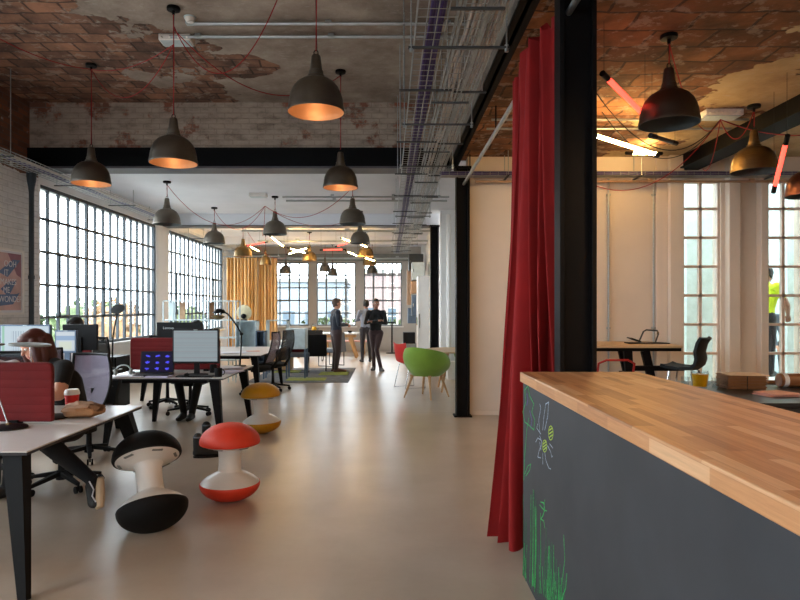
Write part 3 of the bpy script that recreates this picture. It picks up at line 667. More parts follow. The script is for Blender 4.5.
# ---------------------------------------------------------------- pendant lamps
def lamp_meshes(D):
    r = D/2
    prof = [(r, 0), (r*1.0, .012), (r*.985, .03), (r*.965, .05), (r*.95, .085), (r*.90, .135), (r*.80, .185), (r*.66, .222), (r*.48, .248), (r*.31, .262), (r*.30, .28)]
    neck = [(r*.295, .258), (r*.295, .280), (r*.255, .286), (r*.25, .315), (r*.22, .32), (r*.165, .425), (r*.14, .436), (.0, .438)]
    return prof, neck
def pendant(x, y, z, ceil, D, mshade, label, lit=0, inner=None, group='factory pendant lamps'):
    t = thing('pendant_lamp', label, 'pendant lamp', (x, y, z), group=group)
    prof, neck = lamp_meshes(D); t0 = .004
    MB().lathe(prof+[(p[0]-t0, p[1]) for p in prof[::-1]], n=40, closed=True).build('shade', mshade, t)
    MB().lathe([(max(.001, p[0]-t0*1.5), p[1]+.001) for p in prof[:-1]]+[(0, .258)], n=40).build('shade_lining', inner or M['inner'], t)
    MB().lathe(neck, n=24).build('lamp_neck', mshade, t)
    MB().tube([(math.cos(a)*.016, 0, .455+math.sin(a)*.02) for a in np.linspace(0, 2*PI, 13)[:-1]], .004, 6, closed=True).build('hook', M['black'], t)
    MB().cyl((0, 0, .18), (0, 0, .25), .02).build('lamp_holder', M['whitepl'], t)
    MB().ell((0, 0, .15), (.032, .032, .045), nu=12, nv=8).build('bulb', M['bulb'] if lit else M['whitepl'], t)
    h = ceil-z
    MB().tube([(0, 0, .468), (.004, 0, (h+.5)/2), (0, 0, h-.07)], .0045, 6).build('cord', M['cord'], t)
    MB().tube([(.008, 0, .468), (-.006, .004, (h+.5)/2), (.006, 0, h-.07)], .003, 6).build('suspension_wire', M['kcable'], t)
    MB().lathe([(0, h-.07), (.012, h-.07), (.014, h-.035), (.062, h-.03), (.066, h-.012), (.062, h), (0, h)], n=20).build('ceiling_rose', M['black'], t)
    if lit:
        l = bpy.data.lights.new('lamp_bulb_light', 'POINT'); l.energy = lit; l.color = (1, .66, .36); l.shadow_soft_size = .04
        o = bpy.data.objects.new('lamp_bulb_light', l); C.objects.link(o); o.parent = t; o.location = (0, 0, .04)
    return t
def pend_px(cx, ry, Y, D, m, label, ceil, lit=0, inner=None):
    p = P(cx, ry, Y); return pendant(p.x, Y, p.z, ceil, D, m, label, lit, inner)
G = M['gunmetal']; B = M['brass']
LA = pend_px(316, 112.5, 4.75, .435, G, 'large dark metal pendant lamp against the plaster ceiling, biggest in the left hall', H1, .8)
LB = pend_px(173.5, 163.5, 6.0, .455, G, 'dark pendant lamp on a long red cord in front of the black beam', H1, .8)
LC = pend_px(91.2, 184, 7.4, .45, G, 'dark pendant lamp nearest the left brick wall, in front of the first steel window', H1, .8)
LD = pend_px(340.5, 188, 7.6, .43, G, 'dark pendant lamp on a long cord directly behind the largest one', H1, .8)
LE = pend_px(167, 224.5, 10.4, .45, G, 'grey pendant lamp hanging by the pier between the two left windows', H2, 0, M['darkin'])
LF = pend_px(214.3, 243.5, 13.1, .45, G, 'grey pendant lamp in front of the second left window', H2, 0, M['darkin'])
LG = pend_px(275, 234.5, 11.8, .45, G, 'grey pendant lamp beside the white junction box on the white ceiling', H2, 0, M['darkin'])
LH = pend_px(352.5, 224, 10.6, .45, G, 'grey pendant lamp just behind the long-corded one in front of the beam', H2, 0, M['darkin'])
LI = pend_px(360, 243.5, 13.6, .44, G, 'grey pendant lamp below and behind the double conduits, above the two men', H2, 0, M['darkin'])
LJ = pend_px(243, 256.5, 15.3, .45, B, 'brassy pendant lamp at the top of the gold curtain, left one', H2)
LK = pend_px(309.5, 261, 17.3, .43, B, 'brassy pendant lamp under the crossed white tubes', H2)
LL = pend_px(265.5, 265, 17.8, .33, B, 'small brass pendant lamp at the right top of the gold curtain', H2)
LM = pend_px(285.8, 273.5, 20.2, .37, G, 'small grey pendant lamp before the first back window', H2, 0, M['darkin'])
LN = pend_px(325, 271.5, 19.8, .37, G, 'small dark pendant lamp with red cap before the middle back window', H2, 0, M['darkin'])
LO = pend_px(332.6, 276, 20.6, .34, G, 'small grey pendant lamp overlapping the red-capped one', H2, 0, M['darkin'])
LP_ = pend_px(365.7, 256.5, 17.0, .44, B, 'brass pendant lamp above the two men, upper of the brass pair', H2)
LQ = pend_px(369.5, 265.3, 18.6, .41, B, 'brass pendant lamp above the two men, lower of the brass pair', H2)
LR = pend_px(372.2, 273.5, 20.4, .37, G, 'small grey pendant lamp below the brass pair', H2, 0, M['darkin'])
LS = pend_px(669, 124.5, 4.83, .45, M['gunmetal'], 'black pendant lamp above the wooden counter, largest in the right room', H2, 0, M['darkin'])
LT = pend_px(754, 172, 6.5, .45, B, 'brass pendant lamp in front of the dark beam in the right room', H2, 0, M['darkin'])
LU = pend_px(809, 196, 6.4, .44, M['copper'], 'copper pendant lamp cut by the right edge of the view', H2, 0, M['darkin'])
# unseen lit pendants, added outside the view to brighten both rooms
for i, (x, y) in enumerate(((-3.6, 2.2), (-1.1, .6), (-3.6, -1.8))):
    pendant(x, y, 2.92, H1, .45, G, 'added unseen dark pendant lamp lighting the left hall, %s' % ['over the near desks', 'left of the wooden counter', 'near the entrance wall'][i], 10)
for i, (x, y) in enumerate(((2.4, 1.6), (5.6, 2.6), (3.2, -1.4))):
    pendant(x, y, 2.85, H2, .45, B, 'unseen lit brass pendant lamp added for light, %s' % ['near end of the wooden counter', 'far side of the right room', 'entrance side of the right room'][i], 48)
# ---------------------------------------------------------------- swagged red cords
def swag(a, b, sag, label, m=None, r=.0045, side=0):
    a = Vector(a); b = Vector(b); pts = []
    for i in range(25):
        u = i/24; p = a.lerp(b, u); p.z -= sag*4*u*(1-u); p.x += side*math.sin(PI*u); pts.append(p)
    return tag(MB().tube(pts, r, 6).build('swagged_cable', m or M['cord']), label, 'cable', 'red cables swagged between lamps')
def top(l): p = l.location; return Vector((p.x, p.y, (H1 if p.y < 8.7 else H2)-.06)) if p.x < .9 else Vector((p.x, p.y, H2-.06))
swag((-4.2, 5.9, H1-.02), top(LC), .12, 'red cord swagging from the left edge to the lamp nearest the brick wall')
swag(top(LC), top(LB)+Vector((0, 0, -.3)), .10, 'shallow red cord between the two left lamps')
swag(top(LC), top(LB)+Vector((0, 0, -.3)), .42, 'deep hanging loop of red cord between the two left lamps')
swag(top(LB)+Vector((0, 0, -.15)), top(LD), .42, 'red cord sagging behind the largest lamp to the long-corded lamp')
swag(top(LB)+Vector((0, 0, -.12)), (-.92, 5.5, H1-.02), .62, 'red cord sagging from the second lamp toward the front ceiling')
JB = P(265, 206, 11.5)
swag(top(LE), JB, .50, 'red cord from the lamp at the window pier to the white junction box')
swag(top(LF), JB, .42, 'red cord loop from the second-window lamp to the junction box')
swag(JB, top(LH), .35, 'red cord from the junction box toward the lamp behind the beam')
swag(JB, top(LI), .32, 'red cord from the junction box to the lamp above the two men')
swag(JB, P(262, 300/5+190-22, 15), .35, 'red cord dropping from the junction box toward the gold curtain')
swag(top(LJ), P(285, 258, 18), .3, 'red cord beyond the rear beam above the gold curtain')
# junction boxes
def jbox(loc, label, s=.16, spurs=6):
    t = thing('junction_box', label, 'junction box', loc)
    MB().b2(-s, s, -s*.5, s*.5, -.07, 0).build('box', M['whitepl'], t, bevel=.01)
    MB().b2(-s*.9, s*.9, -s*.45, s*.45, -.078, -.07).build('lid', M['palegrey'], t, bevel=.003)
    for i in range(spurs):
        x = -s*.8+s*1.6*i/(spurs-1); MB().cyl((x, -s*.5, -.04), (x, -s*.62, -.05), .012, n=8).build('gland', M['whitepl'], t)
jbox((JB.x-.12, 11.5, H2-.0), 'white junction box on the white ceiling where red cords meet')
jbox(Vector((P(177, 34, 6.65).x, 6.65, H1)), 'white junction box on the plaster ceiling beside the lamp rose', .17, 4)
t = thing('smoke_detector', 'small white smoke detector on the plaster ceiling', 'smoke detector', (P(190, 18, 6.2).x, 6.2, H1))
MB().lathe([(0, 0), (.05, 0), (.055, -.02), (.035, -.05), (0, -.055)], n=20).build('housing', M['whitepl'], t); MB().cyl((0, 0, 0), (0, 0, -.012), .06).build('base_ring', M['palegrey'], t)
JR = Vector((3.58, 6.7, H2)); JR2 = Vector((3.15, 6.95, H2))
jbox(JR, 'white junction box with radiating cables on the clay ceiling, nearer one', .20, 8); jbox(JR2, 'white junction box behind the other on the clay ceiling', .18, 8)
for i, (b, sag, lb, m) in enumerate(((top(LS), .35, 'red cord from the junction boxes to the black lamp', None), (top(LT), .25, 'red cord from the junction boxes to the brass lamp', None),
        (Vector((5.0, 5.6, H2-.1)), .30, 'red cord running from the junction boxes off to the right', None), (Vector((1.5, 6.8, H2-.1)), .75, 'red cord sagging left from the junction boxes toward the black column', None),
        (Vector((4.0, 7.9, H2-.35)), .2, 'red cord dropping toward the red tube', None), (Vector((4.9, 6.3, H2-.3)), .12, 'black cable from the junction boxes to the red tube', M['kcable']),
        (Vector((2.2, 6.4, H2-.1)), .45, 'black cable sagging from the junction boxes to the white tube', M['kcable']), (Vector((1.6, 5.2, H2-.1)), .5, 'black cable from the junction boxes to the red tube by the column', M['kcable']))):
    swag(JR+Vector((0, 0, -.09)), b, sag, lb, m)
# conduits on the clay ceiling
pipe_thing('ceiling_conduit', [(1.15, 6.9, H2-.03), (4.0, 6.9, H2-.03)], .014, M['galv'], 'steel conduit across the clay ceiling of the right room, nearer one', group='conduits on the clay ceiling')
pipe_thing('ceiling_conduit', [(1.15, 7.25, H2-.03), (4.0, 7.25, H2-.03)], .014, M['galv'], 'steel conduit across the clay ceiling of the right room, farther one', group='conduits on the clay ceiling')
# ---------------------------------------------------------------- bare fluorescent tubes
def tube_light(a, b, m, label, hang, r=.02):
    a = Vector(a); b = Vector(b); mid = (a+b)/2; t = thing('tube_light', label, 'tube light', mid, group='bare tubes hung at angles')
    a -= mid; b -= mid; d = (b-a).normalized()
    MB().tube([a+d*.05, b-d*.05], r, 12).build('glass_tube', m, t)
    for p, s in ((a, 1), (b, -1)): MB().cyl(p-d*s*.03, p+d*s*.07, r*1.15, n=12).build('end_cap', M['plastic_k'], t)
    for p in (a, b): MB().tube([p, (p.x, p.y, hang-mid.z)], .002, 5).build('hanging_wire', M['kcable'], t)
T2 = .2126
for i, (x0, y0, x1, y1, Y, Y2, k) in enumerate(((270, 236, 284, 247, 15.5, 16.4, 'w'), (288, 248, 307, 253.5, 16.5, 16.9, 'w'), (287, 254.5, 309, 247.5, 17.0, 16.6, 'w'), (249, 246, 259.5, 251.5, 16.2, 16.9, 'w'),
        (341, 238, 350, 241.5, 15.5, 16.2, 'w'), (357, 242.5, 367.5, 247.5, 15.6, 16.2, 'w'), (346, 251, 357.5, 256, 16.4, 17, 'w'), (364, 257.5, 375, 261, 16.6, 17.4, 'w'),
        (245, 246, 267, 242, 16.0, 15.8, 'r'), (336, 246.5, 350, 242.5, 15.6, 15.2, 'r'), (321, 250, 345, 249.5, 16.0, 15.9, 'r'))):
    tube_light(P(x0, y0, Y), P(x1, y1, Y2), M['tube_w' if k == 'w' else 'tube_r'], r=.015, hang=H2, label=
        ['bright warm tube slanting down just under the junction-box lamp', 'bright warm tube of the crossed pair, sloping down to the right', 'bright warm tube of the crossed pair, sloping up to the right', 'short bright tube above the gold curtain',
         'bright tube at the upper left of the lamps above the men', 'bright tube just under the grey lamp above the men', 'bright tube sloping toward the brass lamp pair', 'bright tube crossing in front of the lower brass lamp',
         'red tube above the gold curtain', 'red tube meeting the grey lamp above the men', 'red tube lying level above the middle back window'][i])
tube_light(P(592, 134.5, 6.3), P(657, 155, 7.1), M['tube_w'], 'bright warm tube emerging behind the black column in the right room', H2)
tube_light(P(628, 153, 7.9), P(660, 153.5, 8.1), M['tube_w'], 'short bright tube below the conduits in the right room', H2)
tube_light(P(604, 75, 4.6), P(645, 116, 5.2), M['tube_r'], 'red tube slanting down to the black pendant lamp', H2)
tube_light(P(787, 138, 5.6), P(774, 190, 6.1), M['tube_r'], 'steep red tube beside the brass pendant lamp', H2)
tube_light(P(652, 136, 5.6), P(675, 143, 5.9), M['darkgrey'], 'unlit grey tube behind the black pendant lamp', H2)
# ---------------------------------------------------------------- wooden counter with chalkboard front
t = thing('counter', 'long counter with butcher block top and dark chalkboard side, drawn on in green chalk', 'counter', (1.0775, 1.9, 0))
ox, oy = 1.0775, 1.9
MB().b2(.757-ox, 1.39-ox, .3-oy, 3.485-oy, 0, 1.085).build('chalkboard_body', M['chalkb'], t, bevel=.003)
MB().b2(.745-ox, 1.41-ox, .28-oy, 3.51-oy, 1.085, 1.14).build('worktop', M['butcher'], t, bevel=.004)
chg = mat('green_chalk', (70, 190, 100), .9, var=.25, nscale=120); chw = mat('pale_blue_chalk', (168, 180, 196), .9, var=.3, nscale=120); chy = mat('yellow_green_chalk', (186, 214, 90), .9, var=.2, nscale=120); chp = mat('violet_chalk', (120, 100, 170), .9, var=.2, nscale=120)
chf = mat('faded_green_chalk', (66, 116, 84), .95, var=.25, nscale=90); chd = mat('rubbed_chalk_smear', (64, 67, 71), .9, var=.2, nscale=40)
def ch(x, y):
    Y = .757*F/(x-CX); return Vector((.7562-ox, Y-oy, EYE-(y-CY)*Y/F))
def stroke(mb, pts, w=.004):
    q = [ch(*p) for p in pts]; 
    out = []
    for i in range(len(q)-1):
        for k in range(4): out.append(q[i].lerp(q[i+1], k/4))
    out.append(q[-1])
    for a, b in zip(out[:-1], out[1:]):
        d = (b-a); 
        if d.length < 1e-5: continue
        n = Vector((0, -d.z, d.y)).normalized()*w/2; e = d.normalized()*w*.3
        mb.add([a-e-n, b+e-n, b+e+n, a-e+n, a-e-n-Vector((.0008, 0, 0)), b+e-n-Vector((.0008, 0, 0)), b+e+n-Vector((.0008, 0, 0)), a-e+n-Vector((.0008, 0, 0))],
               [(0, 1, 2, 3), (7, 6, 5, 4), (0, 4, 5, 1), (1, 5, 6, 2), (2, 6, 7, 3), (3, 7, 4, 0)])
g = MB(); gf = MB(); rnd = random.Random(3)
for i in range(46):
    x = rnd.uniform(523, 566); base = 574+(x-521)*.95+rnd.uniform(-4, 6); h = rnd.uniform(40, 115)*(1-(x-521)/75); k = rnd.uniform(-2, 3)
    (stroke(gf, [(x+k*.3, base-h), (x, base-h*.5), (x-1, base)], .005) if i % 3 else stroke(g, [(x+k*.3, base-h), (x, base-h*.5), (x-1, base)], .0035))
for i in range(30):
    x = rnd.uniform(523, 562); base = 574+(x-521)*.95; h = rnd.uniform(8, 34); stroke(g, [(x+rnd.uniform(-2, 2), base-h), (x, base)], .004)
stroke(g, [(567, 574), (566, 588), (561, 602)], .005); stroke(g, [(564, 535), (565, 560), (562, 585)], .003)
stroke(g, [(524, 480), (525, 455), (527, 430), (529, 418)], .004)
stroke(g, [(525, 474), (528, 466), (531, 464), (530, 470), (526, 476)], .003)
stroke(g, [(523, 412), (525, 422), (530, 426), (534, 430), (535, 420), (532, 412), (534, 404), (530, 396), (528, 386), (525, 390), (526, 402), (523, 412)], .004)
stroke(g, [(541, 502), (544, 503), (545, 510), (543, 516), (541, 519), (544, 521), (545, 528)], .005); stroke(g, [(540, 505), (544, 510), (547, 511)], .004); stroke(g, [(545, 500), (544, 510)], .003)
g.build('green_chalk_grass', chg, t, smooth=0); gf.build('faded_chalk_grass', chf, t, smooth=0)
p_ = MB(); stroke(p_, [(527, 394), (528, 400), (527, 405)], .006); stroke(p_, [(530, 411), (532, 420), (531, 428)], .006); p_.build('violet_chalk_petals', chp, t, smooth=0)
w_ = MB()
for pts in ([(540, 432), (539, 420), (541, 408), (540, 404)], [(543, 430), (544, 418), (546, 404), (549, 402), (548, 416), (545, 430)], [(541, 434), (537, 428), (538, 424)], [(541, 440), (538, 438), (536, 442)], [(541, 446), (539, 452), (538, 457), (541, 458)],
            [(545, 452), (546, 460), (549, 468), (551, 469)], [(543, 453), (543, 464)], [(548, 446), (551, 452), (552, 457), (553, 456)], [(550, 444), (553, 448)], [(540, 436), (542, 442), (541, 450), (540, 442)]): stroke(w_, pts, .0042)
w_.build('pale_chalk_insect', chw, t, smooth=0)
y_ = MB()
for cx_, cy_, rx, ry in ((551, 433, 2.4, 7), (545, 446, 2.2, 6)):
    stroke(y_, [(cx_+rx*math.cos(a), cy_+ry*math.sin(a)) for a in np.linspace(0, 2*PI, 13)], .005)
    for k in (-.5, 0, .5): stroke(y_, [(cx_-rx*.7, cy_+ry*k+1), (cx_+rx*.7, cy_+ry*k-1.5)], .006)
y_.build('yellow_chalk_body', chy, t, smooth=0)

# ---------------------------------------------------------------- curtains
def red_curtain():
    top_p = [Vector(p) for p in ((1.12, 3.86), (1.03, 3.80), (.99, 3.95), (.97, 4.15), (.985, 4.4), (.955, 4.75))]
    bot_p = [Vector(p) for p in ((1.42, 3.95), (1.15, 3.90), (.95, 3.86), (.80, 3.84), (.73, 4.0), (.80, 4.35))]
    def cr(P_, u):
        n = len(P_)-1; x = u*n; i = min(int(x), n-1); f = x-i
        a = P_[max(i-1, 0)]; b = P_[i]; c = P_[i+1]; d = P_[min(i+2, n)]
        return .5*((2*b)+(c-a)*f+(2*a-5*b+4*c-d)*f*f+(3*b-3*c+d-a)*f**3)
    def fn(u, v):
        k = v**1.9; p = cr(top_p, u).lerp(cr(bot_p, u), k); e = .004
        q = cr(top_p, min(u+e, 1)).lerp(cr(bot_p, min(u+e, 1)), k)-cr(top_p, max(u-e, 0)).lerp(cr(bot_p, max(u-e, 0)), k)
        q = q.normalized() if q.length > 0 else Vector((1, 0)); n = Vector((-q.y, q.x))
        ph = u*2*PI*9+.9*math.sin(v*2.2+u*5); A = .045+.03*v
        off = A*math.sin(ph)+.024*math.sin(ph*2.13+1)+.020*math.sin(u*31+v*2)
        p = p+n*off+q*.02*math.cos(ph*1.3)
        drop = .10*abs(math.sin(u*PI*6))**.7*(1 if u > .2 else .4)
        z = (3.30-drop)*(1-v)+.035*v+.02*math.sin(ph*.5)*v*(1-v)
        return (p.x, p.y, z)
    return MB().sheet(fn, 260, 70, th=.004)
o = tag(red_curtain().build('curtain', M['redcurt'], smooth=80, fix=False), 'long red velvet curtain bunched beside the black column and the counter', 'curtain')
def gold(x0, x1, y, folds, label, seed, y1=None):
    def fn(u, v):
        a = .06+.01*math.sin(u*9+seed); ph = u*2*PI*folds+seed+.5*math.sin(v*3+u*4)
        x = x0+(x1-x0)*u+.02*math.sin(ph*.7)*v; return (x, y+a*math.sin(ph)+.02*math.sin(ph*2.3)+(0 if y1 is None else (y1-y)*u), 3.04-.03*abs(math.sin(ph/2))-(3.0)*v)
    tag(MB().sheet(fn, folds*16, 16, th=.004).build('curtain', M['goldcurt'], smooth=80, fix=False), label, 'curtain', 'gold curtains')
gold(-4.92, -3.98, 18.9, 9, 'gold curtain, the panel at the left meeting the window wall', 1)
gold(-3.98, -3.40, 19.1, 6, 'gold curtain, the narrower panel beside the first back window', 3)
t = thing('curtain_rail', 'thin rail carrying the gold curtains', 'curtain rail', (-4.15, 19, 3.08)); MB().tube([(-.85, 0, 0), (.85, 0, 0)], .018, 8).build('rail', M['galv'], t); MB().tube([(.8, 0, 0), (.8, 0, .5)], .008).build('bracket', M['galv'], t)

# ---------------------------------------------------------------- poster
t = thing('poster', 'framed pink and blue lettered poster on the white brick wall', 'poster', (-5.06, 8.14, 1.85))
MB().b2(.0, .02, -.44, .44, -.425, .425).build('backing', M['paper'], t)
pf = MB(); pf.b2(.0, .035, -.46, -.43, -.44, .44).b2(0, .035, .43, .46, -.44, .44).b2(0, .035, -.46, .46, -.44, -.41).b2(0, .035, -.46, .46, .41, .44); pf.build('frame', M['whitepl'], t)
pk = mat('poster_pink', (206, 170, 168), .6, var=.12, nscale=3); pb = mat('poster_blue', (90, 116, 156), .6, var=.1); pd = mat('poster_plum', (150, 100, 118), .6)
MB().b2(.02, .0215, -.40, .40, -.38, .38).build('pink_print', pk, t)
bl = MB()
for poly in ([(-.1, .12), (.22, .30), (.38, .30), (.1, .06)], [(-.05, -.10), (.12, -.0), (.30, .02), (.12, -.20)], [(-.3, -.34), (.22, -.30), (.37, -.14), (.30, -.16), (-.2, -.18)]): bl.prism(poly, .0215, .0222, 'x')
bl.build('blue_shadow_print', pb, t); MB().prism([(.1, .38), (.40, .38), (.40, .06), (.3, .1)], .0215, .0221, 'x').build('plum_print', pd, t)
for i, (s, y, z) in enumerate((('OOH', .02, .20), ('IT', .02, .08), ('MAKES', -.06, -.04), ('ME', .0, -.15), ('WONDER', -.09, -.27))):
    text('lettering', s, .115, Matrix.Translation((.0225, y, z))@Euler((PI/2, 0, PI/2)).to_matrix().to_4x4(), M['paper'], t, .0005)

# ---------------------------------------------------------------- wobble stools
def wobble(col, label):
    t = thing('wobble_stool', label, 'stool', group='dome-ended wobble stools'); R = .232
    cap = [(0, .605)]+[(R*math.sin(a), .455+.15*math.cos(a)) for a in np.linspace(.15, PI/2, 14)]+[(R-.004, .445), (R-.03, .440), (0, .440)]
    MB().lathe(cap[::-1], n=48).build('seat_dome', col, t)
    MB().lathe([(0, .441), (R-.02, .439), (R-.035, .432), (.14, .415), (.10, .402), (.088, .385), (.085, .30), (.088, .235), (.10, .222), (.14, .205), (.19, .175), (R-.012, .148), (R-.004, .138), (0, .137)], n=48).build('stem', M['whitepl'], t)
    MB().lathe([(0, 0)]+[(R*math.sin(a), .135-.135*math.cos(a)) for a in np.linspace(.12, PI/2, 14)]+[(R-.003, .142), (0, .142)], n=48).build('base_bowl', col, t)
    vs = MB()
    for k in range(6):
        a = k*PI/3+.3; c = Vector((.185*math.cos(a), .185*math.sin(a), .431)); vs.box(c, (.018, .07, .012), rz=a)
    vs.build('grip_slots', M['midgrey'], t)
    return t
def at_floor(x, y): p = P(x, y, EYE*F/(y-CY)); return Vector((p.x, p.y, 0))
ws = wobble(M['redrub'], 'wobble stool with orange-red dome seat and red base on the concrete floor'); q = at_floor(230, 500); ws.location = (q.x, q.y, 0); ws.rotation_euler = (R_ := 0, 0, 0)
w2 = dup(ws, (0, 0, 0), 0, 'wobble stool with mustard-yellow dome seat, beyond the red one'); set_mat(w2, 'seat_dome', M['yelrub']); set_mat(w2, 'base_bowl', M['yelrub'])
q = at_floor(262, 433); w2.location = q; w2.rotation_euler = (0, math.radians(-2), 0)
w3 = dup(ws, (0, 0, 0), 0, 'black wobble stool with white stem, tipped over on its round base'); set_mat(w3, 'seat_dome', M['rubber']); set_mat(w3, 'base_bowl', M['rubber'])
q = at_floor(155, 531); w3.location = q+Vector((.03, -.08, .03)); w3.rotation_euler = (math.radians(-29), math.radians(-19), 0); w3.scale = (1, 1, 1.14)

# ---------------------------------------------------------------- desks
def desk(x0, x1, y0, y1, label, h=.74, seam=None, splay=-.05, sx_=-.03, group='white topped desks', topm=None):
    cx, cyy = (x0+x1)/2, (y0+y1)/2; t = thing('desk', label, 'desk', (cx, cyy, 0), group=group); a, b = x1-x0, y1-y0
    tops = [(y0, y1)] if seam is None else [(y0, seam-.006), (seam+.006, y1)]
    for u, v in tops:
        MB().b2(-a/2, a/2, u-cyy, v-cyy, h-.008, h).build('desktop', topm or M['desk'], t, bevel=.001)
        MB().prism([(-a/2+.004, u-cyy+.004), (a/2-.004, u-cyy+.004), (a/2-.004, v-cyy-.004), (-a/2+.004, v-cyy-.004)], h-.024, h-.008).build('desktop_edge', M['deskedge'], t)
    fr = MB(); e = .10
    for s in (-1, 1): fr.b2(-a/2+.2, a/2-.2, s*(b/2-e)-.02, s*(b/2-e)+.02, h-.065, h-.024)
    for s in (-1, 1): fr.b2(s*(a/2-.22)-.02, s*(a/2-.22)+.02, -b/2+e, b/2-e, h-.065, h-.024)
    fr.build('frame', M['black'], t)
    for sx in (-1, 1):
        for sy in (-1, 1):
            MB().beam((sx*(a/2+sx_), sy*(b/2+splay), 0), (sx*(a/2-.115), sy*(b/2-.10), h-.024), .045, .11, .045, .085, up=(0, 1, 0)).build('leg', M['black'], t)
    return t
D1 = desk(-3.9, -1.915, 3.30, 4.85, 'white double desk in the near left corner with red screen and paper bag', seam=4.09, splay=.11, sx_=.05)
D2 = desk(-3.12, -1.79, 6.75, 8.27, 'white topped desk with black edge carrying laptop and big monitor', seam=7.52)
D4 = desk(-4.85, -3.33, 6.30, 7.8, 'white desk against the window side with pale screens, behind the woman', seam=7.05)
D3 = desk(-4.0, -2.05, 9.98, 12.25, 'long white desk farther back beside the mesh chairs', seam=11.1)
def divider(x0, x1, y, z0, z1, label, group='red felt desk dividers', legx=None):
    t = thing('desk_divider', label, 'divider', ((x0+x1)/2, y, z0), group=group); w = (x1-x0)/2; h = z1-z0; r = .045
    poly = [(-w, 0), (w, 0), (w, h-r)]+[(w-r+r*math.cos(a), h-r+r*math.sin(a)) for a in np.linspace(.3, PI/2, 5)]+[(-w+r-r*math.sin(a), h-r+r*math.cos(a)) for a in np.linspace(0, PI/2, 5)]
    MB().prism(poly, -.02, .02, 'y').build('felt_panel', M['redfab'], t, bevel=.008)
    for s in (-.7, .7): MB().b2(s*w-.03, s*w+.03, -.035, .035, -.02, .012).build('clamp', M['black'], t)
divider(-3.85, -2.20, 4.09, .755, 1.143, 'red felt divider on the near desk in front of the woman')
divider(-3.11, -2.03, 7.52, .755, 1.14, 'red felt divider behind the laptop')
divider(-4.82, -3.75, 7.05, .755, 1.0, 'low red felt divider behind the leftmost screen')
divider(-3.82, -3.60, 7.55, .755, 1.10, 'small red felt divider beside the dark-haired seated person')

# ---------------------------------------------------------------- desk equipment
def monitor(x, y, w, h, zc, label, screen, rz=0, front=-1, desk_z=.745, logo=None, body=None):
    """front=-1: screen faces the camera"""
    t = thing('monitor', label, 'monitor', (x, y, desk_z), rz if front < 0 else rz+PI); z = zc-desk_z; bd = body or M['plastic_k']
    MB().b2(-w/2, w/2, -.015, .03, z-h/2, z+h/2).build('casing', bd, t, bevel=.004)
    e = .016; MB().b2(-w/2+e, w/2-e, -.0165, -.014, z-h/2+e*1.5, z+h/2-e).build('screen', screen, t)
    MB().b2(-.03, .03, .02, .05, .015, z).build('stand', bd, t, bevel=.003)
    MB().prism([(.13*math.cos(a), .02+.10*math.sin(a)) for a in np.linspace(0, 2*PI, 25)[:-1]], 0, .014).build('foot', bd, t)
    MB().b2(-.022, .022, -.0168, -.014, z+h/2-.010, z+h/2-.004).build('camera_strip', M['palegrey'], t)
    if logo:
        M4 = Matrix.Translation((-.12, .0305 if front > 0 else -.017, z+h/2-.07))@Euler((PI/2, 0, 0)).to_matrix().to_4x4()
        if front > 0: M4 = Matrix.Translation((.20, .0305, z+h/2-.085))@Euler((PI/2, 0, PI)).to_matrix().to_4x4()
        text('logo_lettering', logo, .045, M4, M['palegrey'], t, .0005)
    return t
def screen_mat(name, kind):
    tt = NT(name); v = tt.coord(kind='Object'); s = tt.new('ShaderNodeSeparateXYZ'); tt.link(v, s.inputs[0]); x, z = s.outputs[0], s.outputs[2]
    def band(sock, a, b): return tt.math('MULTIPLY', tt.math('GREATER_THAN', sock, a), tt.math('LESS_THAN', sock, b))
    if kind == 'sheet':     # page with a table of grey columns and a green margin
        c = tt.mix(band(x, -.25, -.225), lin((196, 212, 222)), lin((150, 200, 176)))
        bars = tt.math('GREATER_THAN', tt.math('PINGPONG', x, .014), .008)
        a = tt.math('MULTIPLY', tt.math('MULTIPLY', bars, band(x, -.15, .12)), band(z, .38, .50)); c = tt.mix(tt.math('MULTIPLY', a, .45), c, lin((110, 120, 140)))
        a = tt.math('MULTIPLY', tt.math('MULTIPLY', bars, band(x, -.15, .05)), band(z, .26, .36)); c = tt.mix(tt.math('MULTIPLY', a, .3), c, lin((110, 120, 140)))
    elif kind == 'window':
        c = tt.mix(band(z, .40, .45), lin((206, 216, 224)), lin((150, 176, 206))); c = tt.mix(tt.math('MULTIPLY', band(x, -.07, .07), band(z, .3, .385)), c, lin((214, 222, 206)))
    elif kind == 'timeline':
        ln = tt.math('GREATER_THAN', tt.math('PINGPONG', z, .028), .0255); c = tt.mix(tt.math('MULTIPLY', ln, .5), lin((170, 184, 190)), lin((136, 148, 158)))
        ln = tt.math('LESS_THAN', tt.math('PINGPONG', tt.math('ADD', z, .011), .035), .002); c = tt.mix(tt.math('MULTIPLY', ln, .35), c, lin((170, 120, 124)))
    elif kind == 'blue_flares':
        c = None
    if c is not None:
        tt.b.inputs['Base Color'].default_value = (.02, .02, .02, 1); tt.link(c, tt.b.inputs['Emission Color']); tt.b.inputs['Emission Strength'].default_value = .42 if kind == 'timeline' else .6
    else: tt.b.inputs['Base Color'].default_value = (.004, .004, .012, 1); tt.b.inputs['Emission Color'].default_value = lin((14, 12, 34)); tt.b.inputs['Emission Strength'].default_value = .8
    tt.b.inputs['Roughness'].default_value = .25; tt.b.inputs['Specular IOR Level'].default_value = .1; return tt.m
S1, S2, S3, S4 = screen_mat('spreadsheet_screen', 'sheet'), screen_mat('document_screen', 'window'), screen_mat('striped_screen', 'timeline'), screen_mat('dark_laptop_screen', 'blue_flares')
monitor(-4.02, 6.9, .56, .36, 1.135, 'wide monitor showing a pale spreadsheet, behind the woman', S1, body=M['bluegrey'])
